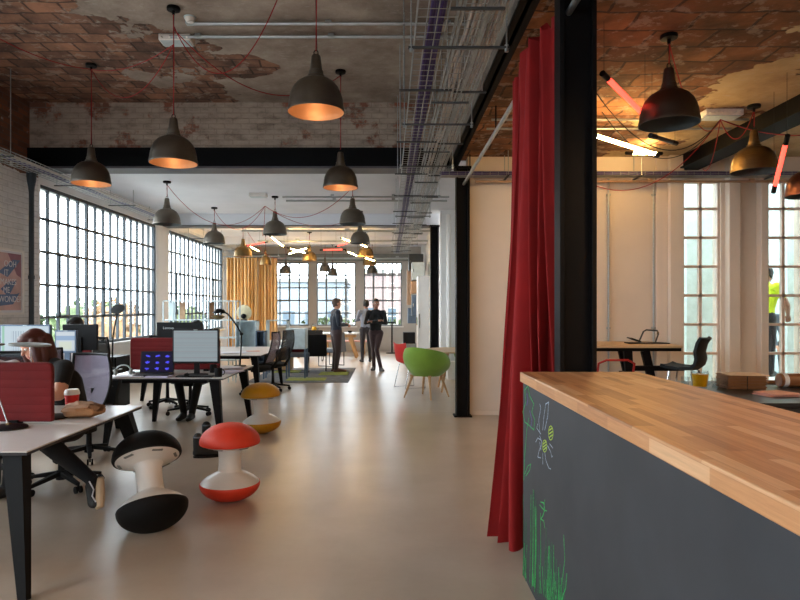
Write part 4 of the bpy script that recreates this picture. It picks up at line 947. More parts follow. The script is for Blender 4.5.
monitor(-3.58, 7.25, .40, .30, 1.16, 'monitor seen from behind, between the spreadsheet monitor and small screen', S2, front=1)
monitor(-3.545, 6.85, .235, .25, 1.13, 'small pale screen right of the red-haired woman', S2, body=M['bluegrey'])
monitor(-2.155, 6.98, .52, .385, 1.07, 'large monitor with pale striped screen on the middle desk', S3)
monitor(-2.63, 7.85, .56, .34, 1.15, 'black monitor seen from behind over the red divider', S2, front=1, logo='Lenovo')
# laptop with nine blue flares on its dark screen
t = thing('laptop', 'open black laptop with nine blue shapes on its dark screen', 'laptop', (-2.62, 7.05, .742), math.radians(3))
MB().b2(-.19, .19, -.24, .0, 0, .022).build('keyboard_deck', M['plastic_k'], t, bevel=.003)
Rm = Matrix.Rotation(math.radians(-12), 4, 'X')
mb = MB(); mb.b2(-.19, .19, -.006, .008, 0, .25); o = mb.build('lid', M['plastic_k'], t, bevel=.003); o.matrix_local = Matrix.Translation((0, .0, .02))@Rm
sc_o = MB().b2(-.175, .175, -.0075, -.006, .012, .238).build('screen', S4, o)
fl = mat('blue_flare_glow', (60, 60, 220), .4, emit=(60, 56, 225), es=.35, var=.2, nscale=60); mb = MB()
for i in range(3):
    for j in range(3):
        c = (-.108+.108*i, -.0082, .05+.072*j)
        mb.ell(c, (.02, .0006, .010), nu=10, nv=6)
        for k in range(5):
            a = rnd.uniform(0, 2*PI); mb.ell((c[0]+.02*math.cos(a), c[1], c[2]+.012*math.sin(a)), (.009, .0005, .005), nu=8, nv=4)
mb.build('blue_shapes', fl, o)
kb = MB()
for i in range(12):
    for j in range(4): kb.b2(-.165+.0275*i, -.142+.0275*i, -.21+.028*j, -.187+.028*j, .022, .025)
kb.build('keys', M['darkgrey'], t)
for s in (-.155, .155): MB().cyl((s-.02, 0, .02), (s+.02, 0, .02), .008, n=8).build('hinge', M['brass'], t)
t = thing('keyboard', 'black keyboard below the large striped monitor', 'keyboard', (-2.12, 6.84, .742)); MB().prism([(-.2, -.06), (.2, -.06), (.2, .06), (-.2, .06)], 0, .014).build('tray', M['plastic_k'], t, bevel=.003)
kb = MB()
for i in range(15):
    for j in range(5): kb.b2(-.19+.0255*i, -.168+.0255*i, -.055+.022*j, -.036+.022*j, .014, .019)
kb.build('keys', M['darkgrey'], t)
t = thing('mouse', 'dark computer mouse on the middle desk', 'mouse', (-2.2, 6.8, .762)); MB().ell((0, 0, .008), (.03, .05, .018), nu=14, nv=8).build('shell', M['plastic_k'], t); MB().cyl((-.004, .02, .024), (.004, .02, .024), .006, n=8).build('wheel', M['midgrey'], t)
def mug(loc, m, label, s=1, name='mug'):
    t = thing(name, label, 'mug', loc); MB().lathe([(0, 0), (.038*s, 0), (.041*s, .01), (.041*s, .095*s), (.037*s, .095*s), (.036*s, .012), (0, .010)], n=28).build('cup', m, t)
    MB().tube([(.040*s+.028*s*math.sin(a), 0, .05*s+.028*s*math.cos(a)) for a in np.linspace(.2, PI-.2, 10)], .005*s, 8).build('handle', m, t); return t
mug((-1.87, 6.86, .742), M['plastic_k'], 'black mug on the right corner of the middle desk')
mug((-1.80-.25, 7.3, .742), M['plastic_k'], 'dark mug just behind the striped monitor')
def papers(x, y, z, w, d, label, m, rz=0, n=5, name='papers'):
    t = thing(name, label, 'papers', (x, y, z), rz); r2 = random.Random(int(x*100))
    for i in range(n): 
        MB().box((r2.uniform(-.02, .02), r2.uniform(-.02, .02), .0015+i*.0028), (w, d, .0022), rz=r2.uniform(-.15, .15)).build('sheet', m, t, smooth=0)
papers(-2.85, 6.87, .742, .30, .21, 'white sheets left of the laptop on the middle desk', M['paper'], .1)
papers(-2.52, 6.83, .742, .25, .16, 'lilac notebook pages in front of the laptop', M['lilacpaper'], -.1)
papers(-1.98, 7.75, .742, .30, .22, 'scattered papers on the far right corner of the middle desk', M['paper'], .5, 7)
papers(-1.88, 7.35, .742, .22, .30, 'loose papers right of the striped monitor', M['lilacpaper'], -.3, 4)
papers(-2.6, 10.5, .742, .4, .28, 'large white sheets spread on the long rear desk', M['paper'], .2, 4)
papers(-2.35, 10.9, .742, .22, .16, 'pinkish notebook on the long rear desk', M['pinkpaper'], .2, 3, 'notebook')
t = thing('headphones', 'grey headset lying on the left end of the middle desk', 'headphones', (-2.98, 7.0, .742), .4)
MB().tube([(.08*math.cos(a), 0.0, .045+.08*math.sin(a)*.9) for a in np.linspace(0, PI, 15)], .008, 8).build('headband', M['palegrey'], t)
for s in (-.08, .08): MB().ell((s, 0, .04), (.022, .04, .04), nu=12, nv=8).build('ear_cup', M['midgrey'], t)
for k, (x, y) in enumerate(((-2.9, 7.15), (-2.72, 7.3), (-3.0, 7.25))):
    pts = [(x+.05*math.sin(i*.9+k), y+.04*math.cos(i*1.3+k), .748+.01*abs(math.sin(i))) for i in range(10)]
    tag(MB().tube(pts, .004, 6).build('cable', M['kcable']), ['black cable curled beside the headset', 'black cable between the laptop and the red divider', 'black cable behind the headset at the desk end'][k], 'cable')
t = thing('bottle', 'small clear bottle with red label on the long rear desk', 'bottle', (-2.85, 10.15, .742)); MB().lathe([(0, 0), (.035, 0), (.036, .12), (.015, .17), (.013, .2), (0, .2)], n=18).build('bottle_body', M['glass'], t); MB().cyl((0, 0, .04), (0, 0, .10), .037, n=18).build('red_label', M['cupred'], t); MB().cyl((0, 0, .19), (0, 0, .215), .016, n=14).build('cap', M['whitepl'], t)
# disc-headed desk lamps
def disc_lamp(base, head, label, r=.155, elbow=None, tilt=(0, 0, 0), br=.11, thick=.012, basem=None, ar=.0055):
    base = Vector(base); t = thing('desk_lamp', label, 'desk lamp', base, group='disc-headed desk lamps'); h = Vector(head)-base
    MB().lathe([(0, 0), (br, 0), (br, .008), (br*.85, .016), (.02, .024), (0, .024)], n=32).build('lamp_base', basem or M['plastic_k'], t)
    pts = [Vector((0, 0, .02)), Vector(elbow)-base, h] if elbow else [Vector((0, 0, .02)), h]
    MB().tube(pts, ar, 8).build('arm', M['chrome'] if not basem else M['plastic_k'], t)
    for p in pts[:2]: MB().cyl(p-Vector((.0, .014, 0)), p+Vector((0, .014, 0)), .013, n=12).build('joint', M['brass'], t)
    Mx = Euler(tilt).to_matrix()
    MB().lathe([(0, .0), (r*.96, 0), (r, .005), (r*.97, thick), (r*.5, thick+.006), (0, thick+.008)], h-Vector((0, 0, .005)), n=36, M=Mx).build('lamp_head', M['darkgrey'] if basem else M['midgrey'], t)
    return t
b1 = P(17, 422, 4.02); disc_lamp((b1.x, 3.93, .742), (-2.62, 4.0, 1.262), 'disc desk lamp with slanting rod standing right at the near desk seam', elbow=None, r=.135)
b2 = P(57, 419, 4.3); disc_lamp((b2.x-.03, 4.3, .742), (P(30, 345, 4.3).x, 4.3, 1.245), 'flat grey disc lamp hovering in front of the woman, base beside the red divider', elbow=(P(33, 385, 4.3).x, 4.3, .97), tilt=(.0, math.radians(3), 0), r=.135)
disc_lamp((P(112, 372, 7.7).x, 7.7, .742), (P(118, 311, 7.7).x, 7.7, P(118, 309, 7.7).z), 'upright desk lamp with round tilted head silhouetted against the left window', elbow=(P(113, 336, 7.7).x, 7.7, P(113, 336, 7.7).z), tilt=(.75, 0, 0), r=.085, br=.08, basem=M['plastic_k'], ar=.010)
# arched lamp on the middle desk's far corner
t = thing('desk_lamp', 'black desk lamp with curved arm reaching left over the middle desk', 'desk lamp', (P(240, 368, 8.1).x, 8.1, .742)); bx = t.location.x
MB().lathe([(0, 0), (.08, 0), (.08, .012), (0, .02)], n=24).build('lamp_base', M['plastic_k'], t)
pz = lambda x, y: (P(x, y, 8.1).x-bx, 0, P(x, y, 8.1).z-.742)
MB().tube([(0, 0, .01), pz(241, 350), pz(241.5, 334)], .009, 8).build('lower_arm', M['plastic_k'], t)
MB().tube([pz(241.5, 334), pz(237, 326), pz(232, 319), pz(227, 313.5), pz(221, 310.5)], .011, 8).build('upper_arm', M['plastic_k'], t)
MB().cyl(Vector(pz(241.5, 334))-Vector((0, .02, 0)), Vector(pz(241.5, 334))+Vector((0, .02, 0)), .02, n=12).build('joint', M['plastic_k'], t)
MB().lathe([(.02, .03), (.055, .02), (.09, -.03), (.085, -.03), (.05, .015), (0, .02)], pz(219.5, 311), n=20).build('lamp_head', M['plastic_k'], t)
# cup, paper bag, phone on the near desk
q = P(70.5, 412, 4.35); t = thing('paper_cup', 'red and white takeaway cup with white lid beside the paper bag', 'cup', (q.x, 4.37, .742))
t.scale = (1.15, 1.15, 1.4)
MB().lathe([(0, 0), (.030, 0), (.0415, .112), (0, .112)], n=28).build('cup', M['cupred'], t); MB().lathe([(.0312, .012), (.0345, .045), (.0352, .045), (.032, .012)], n=28).build('pale_print', M['paper'], t)
MB().lathe([(.0445, .108), (.0445, .118), (.040, .128), (.036, .134), (0, .132)], n=28).build('lid', M['whitepl'], t)
q = P(82.5, 409, 4.3); t = thing('paper_bag', 'crumpled brown paper bag lying on the near desk beside the cup', 'paper bag', (q.x, 4.32, .742), .12)
def bag(seed, lx, ly, lz, cz, cx=0, cy=0):
    r2 = random.Random(seed); mb = MB(); mb.ell((cx, cy, cz), (lx, ly, lz), nu=13, nv=7)
    mb.v = [(cx+(x-cx)*(1+.35*(1-abs(z-cz)/lz)**0*abs((z-cz)/lz)**2), cy+(y-cy)*(1+.35*abs((z-cz)/lz)**2), z) for x, y, z in mb.v]; mb.v = [(x+r2.uniform(-.012, .012)+.014*math.sin(y*60), y+r2.uniform(-.010, .010), max(.001, z+r2.uniform(-.010, .010))) for x, y, z in mb.v]; return mb
bag(2, .13, .08, .042, .043).build('folded_bag', M['kraft'], t, smooth=12); bag(5, .10, .07, .024, .082, -.02, .0).build('rolled_top', mat('pale_kraft_paper', (206, 172, 146), .7, bump=.5, bscale=25), t, smooth=12)
bag(9, .055, .05, .030, .065, .085, -.01).build('open_end', M['card'], t, smooth=10)
t = thing('phone', 'dark phone lying between the red divider and the cup', 'phone', (-2.18, 4.38, .742), .5); MB().b2(-.035, .035, -.07, .07, 0, .009).build('body', M['plastic_k'], t, bevel=.003); MB().b2(-.031, .031, -.062, .062, .009, .0095).build('screen', S4, t)

# ---------------------------------------------------------------- task chairs
def task_chair(label, mesh, group='mesh-backed task chairs', arms=True, seat_h=.47):
    t = thing('task_chair', label, 'office chair', group=group)
    def seat(u, v):
        a = 2*PI*u; r = v; x = .25*r*math.copysign(abs(math.cos(a))**.7, math.cos(a)); y = .24*r*math.copysign(abs(math.sin(a))**.7, math.sin(a)); return (x, y, seat_h+.055-.02*(1-r**2)-(.03*r**6))
    mb = MB(); mb.sheet(seat, 28, 6); mb.sheet(lambda u, v: Vector(seat(1-u, v))*1.0-Vector((0, 0, .06-.02*v)), 28, 6)
    mb.sheet(lambda u, v: Vector(seat(u, 1))-Vector((0, 0, .04*v)), 28, 1); mb.build('seat', M['blackfab'], t, fix=True)
    def bk(u, v):
        x = (u-.5)*2; w = .215-.03*abs(v-.35)+.02*math.sin(v*PI); z = seat_h+.10+.52*v; return (x*w, -.235-.06*math.sin(v*PI*.9)*(1)-.11*v+.05*x*x, z)
    MB().sheet(bk, 12, 14, th=.004).build('backrest_mesh', mesh, t, fix=False, smooth=80)
    ring = [bk(u, 0) for u in np.linspace(0, 1, 9)]+[bk(1, v) for v in np.linspace(.05, 1, 12)]+[bk(u, 1) for u in np.linspace(.95, 0, 9)]+[bk(0, v) for v in np.linspace(.95, .05, 11)]
    MB().tube(ring, .013, 8, closed=True).build('backrest_frame', M['plastic_k'], t)
    MB().tube([(0, -.05, seat_h-.02), (0, -.24, seat_h-.0), (0, -.33, seat_h+.12), (0, -.335, seat_h+.32)], [.03, .03, .024, .018], 8).build('back_support', M['plastic_k'], t)
    if arms:
        for s in (-1, 1):
            MB().tube([(s*.15, .0, seat_h-.02), (s*.27, .0, seat_h+.0), (s*.285, -.02, seat_h+.12), (s*.28, -.03, seat_h+.2)], .014, 8).build('armrest_post', M['plastic_k'], t)
            MB().ell((s*.28, .03, seat_h+.21), (.04, .13, .017), nu=14, nv=8).build('armrest', M['plastic_k'], t)
    MB().b2(-.09, .09, -.12, .10, seat_h-.06, seat_h).build('mechanism', M['plastic_k'], t, bevel=.01)
    MB().cyl((0, 0, .1), (0, 0, seat_h-.04), .028, .022).build('gas_column', M['plastic_k'], t)
    mb = MB(); mb.cyl((0, 0, .065), (0, 0, .14), .045, .04)
    for k in range(5):
        a = 2*PI*k/5+.3; mb.beam((.03*math.cos(a), .03*math.sin(a), .115), (.30*math.cos(a), .30*math.sin(a), .075), .045, .03, .04, .025)
    mb.build('star_base', M['plastic_k'], t, bevel=.004)
    for k in range(5):
        a = 2*PI*k/5+.3; c = Vector((.30*math.cos(a), .30*math.sin(a), .03)); d = Vector((-math.sin(a), math.cos(a), 0)); mb = MB()
        for s in (-1, 1): mb.cyl(c+d*s*.012, c+d*s*.027, .029, n=14)
        mb.cyl(c, c+Vector((0, 0, .055)), .009, n=8); mb.build('caster', M['plastic_k'], t)
    return t
c0 = task_chair('task chair with pale lilac mesh back, the woman sits on it', M['meshl']); c0.location = (-2.74, 5.22, 0); c0.rotation_euler = (0, 0, math.radians(160))
ck = task_chair('black mesh task chair beside the long rear desk, its back to the aisle', M['meshk']); ck.location = (-2.1, 11.35, 0); ck.rotation_euler = (0, 0, math.radians(72))
dup(c0, (-2.98, 6.2, 0), math.radians(-80), 'lilac mesh task chair empty in front of the middle desk')
dup(ck, (-2.78, 8.75, 0), PI, 'black mesh task chair under the person behind the striped monitor')
dup(c0, (-2.22, 10.62, 0), math.radians(82), 'pale mesh task chair at the right side of the long rear desk')
dup(ck, (-3.35, 9.45, 0), math.radians(10), 'black task chair whose wheels show behind the middle desk')
dup(ck, (-4.06, 8.25, 0), PI, 'black task chair under the dark-haired person by the window')
# ---------------------------------------------------------------- right room: high table, stools, kitchen top
t = thing('high_table', 'high table with pale wood top and black A-frame legs', 'table', (2.6, 7.95, 0))
MB().b2(-.85, .93, -.5, .45, 1.02, 1.05).build('tabletop', M['oaktop'], t, bevel=.003); MB().b2(-.84, .92, -.49, .44, .98, 1.02).build('frame', M['black'], t)
for s in (-.6, .52):
    for y in (-.4, .38): MB().beam((s+.22 if s > 0 else s-.1, y, 0), (s, y, .98), .07, .10, .05, .05, up=(0, 1, 0)).build('leg', M['black'], t)
    MB().b2(s-.03, s+.15, -.4, .38, .60, .66).build('cross_brace', M['black'], t)
MB().beam((.36, -.42, 0), (.30, -.42, .98), .07, .10, .05, .05, up=(0, 1, 0)).build('inner_leg', M['black'], t)
MB().b2(.30, .98, -.44, -.38, .74, .80).build('foot_bar', M['black'], t)
def bar_stool(label, m, loc, rz, seat_z=.76, shell=True, legm=None, back_h=.40):
    t = thing('bar_stool', label, 'stool', loc, rz); lm = legm or M['chrome']
    prof = [(.21, .02), (.15, .0), (0, -.015), (-.15, .0), (-.205, .05), (-.225, .12), (-.215, .2), (-.245, .30), (-.285, back_h)]
    def fn(u, v):
        n = len(prof)-1; x = v*n; i = min(int(x), n-1); f = x-i; y = prof[i][0]*(1-f)+prof[i+1][0]*f; z = prof[i][1]*(1-f)+prof[i+1][1]*f
        return ((u-.5)*(.44-.05*v), y+.04*(abs(u-.5)*2)**2*v, seat_z+z+.015*(abs(u-.5)*2)**2)
    MB().sheet(fn, 12, 24, th=.035).build('seat_shell', m, t, smooth=80, fix=False)
    for sx in (-1, 1):
        for sy in (-1, 1): MB().tube([(sx*.15, sy*.12, seat_z-.02), (sx*.23, sy*.22, 0)], .011, 8).build('leg', lm, t)
    MB().tube([(-.2, .18, .3), (.2, .18, .3), (.2, -.18, .3), (-.2, -.18, .3)], .008, 8, closed=True).build('footrest', lm, t)
    return t
bar_stool('black shell bar stool at the right end of the high table', mat('matt_black_shell', (16, 16, 18), .5, spec=.15), (3.50, 7.35, 0), math.radians(48), .78, back_h=.36)
t = thing('bar_stool', 'red tubular bar stool beside the red curtain, under the high table', 'stool', (2.55, 7.1, 0))
rs = mat('red_painted_steel', (160, 34, 30), .4)
MB().prism([(.17*math.cos(a), .17*math.sin(a)) for a in np.linspace(0, 2*PI, 25)[:-1]], .70, .72).build('seat', rs, t)
MB().tube([(-.2, -.1, .70), (-.2, -.16, .88), (-.12, -.18, .92), (.12, -.18, .92), (.2, -.16, .88), (.2, -.1, .70)], .013, 8).build('low_back', rs, t)
for sx in (-1, 1):
    for sy in (-1, 1): MB().tube([(sx*.12, sy*.12, .70), (sx*.2, sy*.2, 0)], .012, 8).build('leg', rs, t)
t = thing('book_stand', 'black folding stand with wire loop on the high table', 'book stand', (P(646, 338, 7.9).x, 7.9, 1.05))
MB().prism([(-.26, -.1), (.26, -.1), (.24, .1), (-.24, .1)], 0, .012).build('tray', M['plastic_k'], t, bevel=.002); MB().box((-.16, -.02, .05), (.13, .16, .012), rot=(0, .35, 0)).build('folded_wing', M['plastic_k'], t)
MB().tube([(-.09, 0, .02), (-.02, .03, .15), (.02, .04, .17), (.16, .04, .16), (.17, .03, .12), (.12, 0, .015)], .010, 8).build('wire_loop', M['darkgrey'], t)
MB().box((.165, .035, .13), (.02, .02, .04), rot=(0, .1, 0)).build('orange_clip', M['brass'], t)
t = thing('kitchen_worktop', 'black topped kitchen unit behind the wooden counter', 'kitchen unit', (3.75, 4.6, 0))
MB().b2(-1.55, 1.6, -.68, .52, .87, .90).build('worktop', mat('black_laminate_top', (34, 36, 40), .3), t, bevel=.004)
MB().b2(-1.5, 1.55, -.62, .48, .08, .87).build('carcass', M['blackfab'], t); MB().b2(-1.45, 1.5, -.55, .42, 0, .08).build('plinth', M['plastic_k'], t)
for i in range(5):
    d = MB().b2(-1.48+.61*i, -.89+.61*i, -.64, -.62, .1, .86).build('door', M['darkgrey'], t, bevel=.003); MB().tube([(-1.3+.61*i, -.665, .80), (-1.07+.61*i, -.665, .80)], .006, 8).build('handle', M['chrome'], d)
WT = .90
# glass mug of juice
gl = m_glass('drinking_glass', (.90, .92, .93)); q = P(700, 388, 4.66); t = thing('glass_mug', 'glass mug of orange juice on the black kitchen top', 'mug', (q.x, 4.66, WT))
MB().lathe([(0, 0), (.045, 0), (.052, .02), (.062, .13), (.060, .13), (.049, .02), (0, .012)], n=32).build('glass_wall', gl, t); MB().lathe([(0, .013), (.0475, .015), (.0575, .105), (0, .105)], n=32).build('juice', M['juice'], t)
MB().tube([(.055+.035*math.sin(a), 0, .065+.04*math.cos(a)) for a in np.linspace(.1, PI-.1, 12)], .006, 8).build('handle', gl, t)
for dx, h, lab in ((.095, .08, 'small clear glass tumbler just right of the juice mug'), (-.13, .09, 'clear glass tumbler at the counter edge left of the juice mug')):
    t = thing('tumbler', lab, 'glass', (q.x+dx, 4.62, WT)); MB().lathe([(0, 0), (.025, 0), (.03, h), (.028, h), (.023, .01), (0, .008)], n=24).build('glass_wall', gl, t); MB().lathe([(0, .008), (.0225, .01), (.0245, .03), (0, .03)], n=20).build('clear_drink', gl, t)
# box of brown cardboard sheets
q = P(744, 386, 4.6); t = thing('cardboard_box', 'bundle of folded brown cardboard boxes on the black kitchen top', 'box', (q.x+.02, 4.68, WT), -.12)
for i in range(9): MB().box((.004*math.sin(i*2.1), .004*math.cos(i*3.3), .006+.0112*i), (.265, .22, .0095)).build('card_sheet', M['card'], t)
MB().box((0.02, 0, .103), (.265, .235, .004)).build('top_sheet', M['oaktop'], t); MB().box((0, -.113, .05), (.004, .006, .10)).build('strap', M['kcable'], t)
t = thing('wooden_block', 'small flat brown wooden block behind the pink papers', 'block', (P(771, 384, 4.95).x, 4.95, WT)); MB().b2(-.045, .045, -.03, .03, 0, .022).build('block', M['card'], t, bevel=.004); MB().b2(-.03, .03, -.02, .02, .022, .025).build('lid', M['copper'], t)
t = thing('wooden_barrel', 'wooden cylinder with a white label lying at the right edge of the kitchen top', 'container', (P(792, 385, 4.5).x+.16, 4.72, WT+.052), 0)
MB().tube([(-.12, 0, 0), (-.115, 0, 0), (.2, 0, 0), (.21, 0, 0)], [.045, .052, .052, .045], 24).build('barrel', m_wood('brown_striped_wood', (120, 74, 44), (164, 112, 72), 0), t)
mb = MB(); mb.tube([(-.10, 0, 0), (-.065, 0, 0)], .0528, 24, cap=False); mb.build('white_label', M['paper'], t)
papers(P(775, 393, 4.3).x, 4.28, WT, .22, .17, 'small stack of pink paper sheets on the black kitchen top', M['pinkpaper'], .2, 7)

# ---------------------------------------------------------------- green tub chair, round table, red chair
def tub_chair(label, m, loc, rz):
    t = thing('tub_chair', label, 'chair', loc, rz)
    def fn(u, v):
        a = -PI/2+(u-.5)*2*math.radians(128); c = abs(u-.5)*2; top = .84-.05*c-.16*c**2.2; bot = .40
        k = v; r = .20+.17*math.sin(k*PI*.62)-.045*k**2; z = bot+(top-bot)*k
        return (r*1.03*math.cos(a)*(1+.02*k), r*math.sin(a), z)
    MB().sheet(fn, 40, 14, th=-.045).build('tub_shell', m, t, smooth=80, bevel=0, fix=True)
    def un(u, v):
        a = 2*PI*u; return (.215*v*math.cos(a), .205*v*math.sin(a), .385-.0+.03*v**4)
    MB().sheet(un, 32, 6, th=-.03).build('shell_underside', m, t, smooth=80)
    MB().lathe([(0, .47), (.2, .47), (.235, .46), (.24, .44), (.20, .41), (0, .41)], n=32).build('seat_cushion', m, t)
    mb = MB(); mb.beam((-.2, -.2, .37), (.2, .2, .37), .05, d0=.03, d1=.03).beam((.2, -.2, .372), (-.2, .2, .372), .05, d0=.03, d1=.03); mb.build('under_frame', M['oak'], t)
    for sx in (-1, 1):
        for sy in (-1, 1): MB().tube([(sx*.17, sy*.17, .375), (sx*.27, sy*.27, 0)], [.024, .014], 10).build('leg', M['oak'], t)
    return t
tub_chair('lime green upholstered tub chair with four pale wooden legs', M['greenfab'], (P(427, 398, 10.35).x, 10.45, 0), math.radians(-38))
t = thing('round_table', 'round pale wooden table behind the green chair and black column', 'table', (1.32, 11.4, 0))
MB().lathe([(0, .71), (.66, .71), (.68, .725), (.68, .74), (0, .74)], n=56).build('tabletop', M['oaktop'], t)
for k in range(4):
    a = PI/4+k*PI/2; MB().tube([(.35*math.cos(a), .35*math.sin(a), .71), (.52*math.cos(a), .52*math.sin(a), 0)], [.03, .018], 10).build('leg', M['oak'], t)
tub_chair('second green tub chair, mostly hidden behind the round table', M['greenfab'], (1.72, 12.45, 0), math.radians(160))
t = thing('shell_chair', 'red shell chair with chrome sled legs behind the green chair', 'chair', (P(410, 375, 11.6).x, 11.7, 0), math.radians(-60))
rp_ = mat('red_shell_plastic', (196, 44, 40), .4)
prof = [(.2, .46), (.1, .445), (-.1, .445), (-.19, .48), (-.22, .56), (-.25, .70), (-.28, .83)]
def rfn(u, v):
    n = len(prof)-1; x = v*n; i = min(int(x), n-1); f = x-i; return ((u-.5)*.44, prof[i][0]*(1-f)+prof[i+1][0]*f+.05*(2*abs(u-.5))**2*v, prof[i][1]*(1-f)+prof[i+1][1]*f+.03*(2*abs(u-.5))**2)
MB().sheet(rfn, 12, 20, th=.012).build('seat_shell', rp_, t, smooth=80, fix=False)
for s in (-1, 1): MB().tube([(s*.18, .15, .44), (s*.2, .22, .012), (s*.2, -.22, .012), (s*.18, -.12, .44)], .009, 8).build('leg', M['chrome'], t)
# things inside the side room and along the back right wall
for i, (x, w, z1, m, lab) in enumerate(((1.32, .16, .36, M['whitepl'], 'low white box on the side room floor, left one'), (1.52, .16, .28, M['palegrey'], 'low pale box on the side room floor, right one'))):
    t = thing('storage_box', lab, 'box', (x, 13.1, 0)); MB().b2(-w/2, w/2, -.12, .12, 0, z1).build('box', m, t, bevel=.01); MB().b2(-w/2-.005, w/2+.005, -.125, .125, z1, z1+.02).build('lid', m, t)
def cab(name, label, cat, x0, x1, y0, y1, z0, z1, m, handle=True, feet=False, doorm=None):
    t = thing(name, label, cat, ((x0+x1)/2, (y0+y1)/2, z0)); a, b, h = (x1-x0)/2, (y1-y0)/2, z1-z0
    MB().b2(-a, a, -b, b, 0, h).build('carcass', m, t, bevel=.006)
    d = MB().b2(-a+.01, a-.01, -b-.015, -b, .012, h-.012).build('door', doorm or m, t, bevel=.003)
    if handle: MB().b2(-a+.03, -a+.045, -b-.035, -b-.015, h*.45, h*.6).build('handle', M['chrome'], d)
    return t
cab('tall_cabinet', 'tall white cabinet left of the second black column', 'cabinet', .72, 1.0, 15.0, 15.7, 0, 2.27, M['whitepl'])
cab('wall_cabinet', 'light grey wall cabinet above the blue-grey one, by the back corner', 'cabinet', .66, 1.0, 17.0, 17.7, 2.26, 2.76, M['midgrey'], doorm=M['palegrey'])
cab('wall_cabinet', 'dark grey cabinet, topmost on the back right wall', 'cabinet', .62, 1.05, 18.4, 19.0, 2.62, 3.10, M['darkgrey'])
cab('wall_cabinet', 'tan wooden box between grey cabinets on the back right wall', 'cabinet', .64, 1.0, 17.1, 17.6, 1.90, 2.24, M['tan'], False)
cab('wall_cabinet', 'slate blue cabinet on the back right wall, left of the tall white one', 'cabinet', .66, 1.0, 17.1, 17.6, 1.28, 1.86, M['darkgrey'], True, doorm=M['bluegrey'])
cab('wall_cabinet', 'slate blue padded box, lowest and farthest on the back right wall', 'cabinet', .60, 1.05, 18.6, 19.1, 1.04, 1.5, M['bluegrey'], False)
cab('wall_board', 'tall tan board fixed near the back right corner', 'board', .60, .72, 19.3, 20.2, 1.6, 2.7, M['tan'], False)
cab('equipment_case', 'black equipment case on the floor in the back right corner', 'case', .45, .80, 18.3, 18.8, .45, .78, M['plastic_k'], False)
cab('low_cupboard', 'low grey cupboard under the black case in the back right corner', 'cupboard', .42, .85, 18.2, 18.9, 0, .45, M['midgrey'], True)
t = thing('exit_sign', 'small green and red notices on the side of the tall white cabinet', 'notice', (.715, 15.3, 1.15)); MB().b2(-.012, 0, -.1, .08, -.06, .12).build('green_notice', mat('green_notice', (20, 130, 90), .5), t); MB().b2(-.012, 0, .1, .22, -.08, .12).build('red_notice', M['cupred'], t)
t = thing('fire_alarm', 'small red alarm box high on the back right wall', 'alarm', (1.12, 14.6, 2.95)); MB().b2(-.06, .02, -.08, .08, -.08, .08).build('box', M['cupred'], t, bevel=.01); MB().cyl((-.06, 0, 0), (-.07, 0, 0), .04).build('button', M['paper'], t)
t = thing('floor_stand', 'thin black floor stand with a crossbar before the back wall', 'stand', (P(392, 350, 20.6).x, 20.6, 0)); MB().cyl((0, 0, .02), (0, 0, 1.0), .025).build('pole', M['plastic_k'], t); MB().b2(-.22, .12, -.03, .03, 1.0, 1.04).build('crossbar', M['plastic_k'], t); MB().lathe([(0, 0), (.2, 0), (.2, .02), (0, .03)], n=24).build('foot', M['plastic_k'], t)

# ---------------------------------------------------------------- back of the hall
t = thing('rug', 'grey and lime patchwork rug on the floor at the back', 'rug', (-1.75, 14.0, 0)); MB().b2(-1.1, .95, -1.5, 1.5, 0, .012).build('rug_body', mat('grey_rug', (104, 106, 112), .95, var=.2, nscale=8), t)
lm = mat('lime_rug_patch', (140, 148, 58), .95, var=.15); mb = MB(); mb.b2(-.35, .45, -1.25, -.75, .012, .018).b2(.2, .85, -.2, .45, .012, .018).b2(-.9, -.3, .3, .8, .012, .018); mb.build('lime_patches', lm, t)
t = thing('high_table', 'long table with white top and splayed wooden legs before the back windows', 'table', (P(335, 335, 18.9).x, 18.9, 0))
MB().b2(-1.1, .75, -.4, .45, .71, .75).build('tabletop', M['desk'], t, bevel=.003); MB().b2(-1.0, .65, -.32, .38, .62, .71).build('apron', M['oak'], t)
for sx, s in ((-.95, -1), (.55, 1)):
    for sy in (-.3, .36): MB().beam((sx+s*.12, sy, 0), (sx-s*.08, sy, .62), .07, .10, .05, .06, up=(0, 1, 0)).build('leg', M['oak'], t)
TX = t.location.x
t = thing('jug', 'glass jug of orange juice on the long back table', 'jug', (P(314, 333, 18.8).x, 18.8, .75)); MB().lathe([(0, 0), (.07, 0), (.09, .1), (.06, .24), (.065, .28), (.06, .28), (.055, .24), (.085, .1), (0, .01)], n=24).build('glass_wall', gl, t); MB().lathe([(0, .012), (.066, .012), (.082, .1), (.06, .19), (0, .19)], n=24).build('juice', M['juice'], t)
for dx, s in ((-.12, 'left'), (.13, 'right')):
    t = thing('tumbler', 'clear glass tumbler just %s of the juice jug on the back table' % s, 'glass', (P(314, 333, 18.8).x+dx, 18.7, .75)); MB().lathe([(0, 0), (.035, 0), (.045, .15), (.042, .15), (.033, .01), (0, .01)], n=18).build('glass_wall', gl, t)
t = thing('bowl', 'small dark bowl on the long back table beside the standing man', 'bowl', (P(350, 333, 18.8).x, 18.8, .75)); MB().lathe([(0, 0), (.04, 0), (.08, .06), (.075, .06), (.035, .01), (0, .01)], n=20).build('bowl', M['plastic_k'], t)
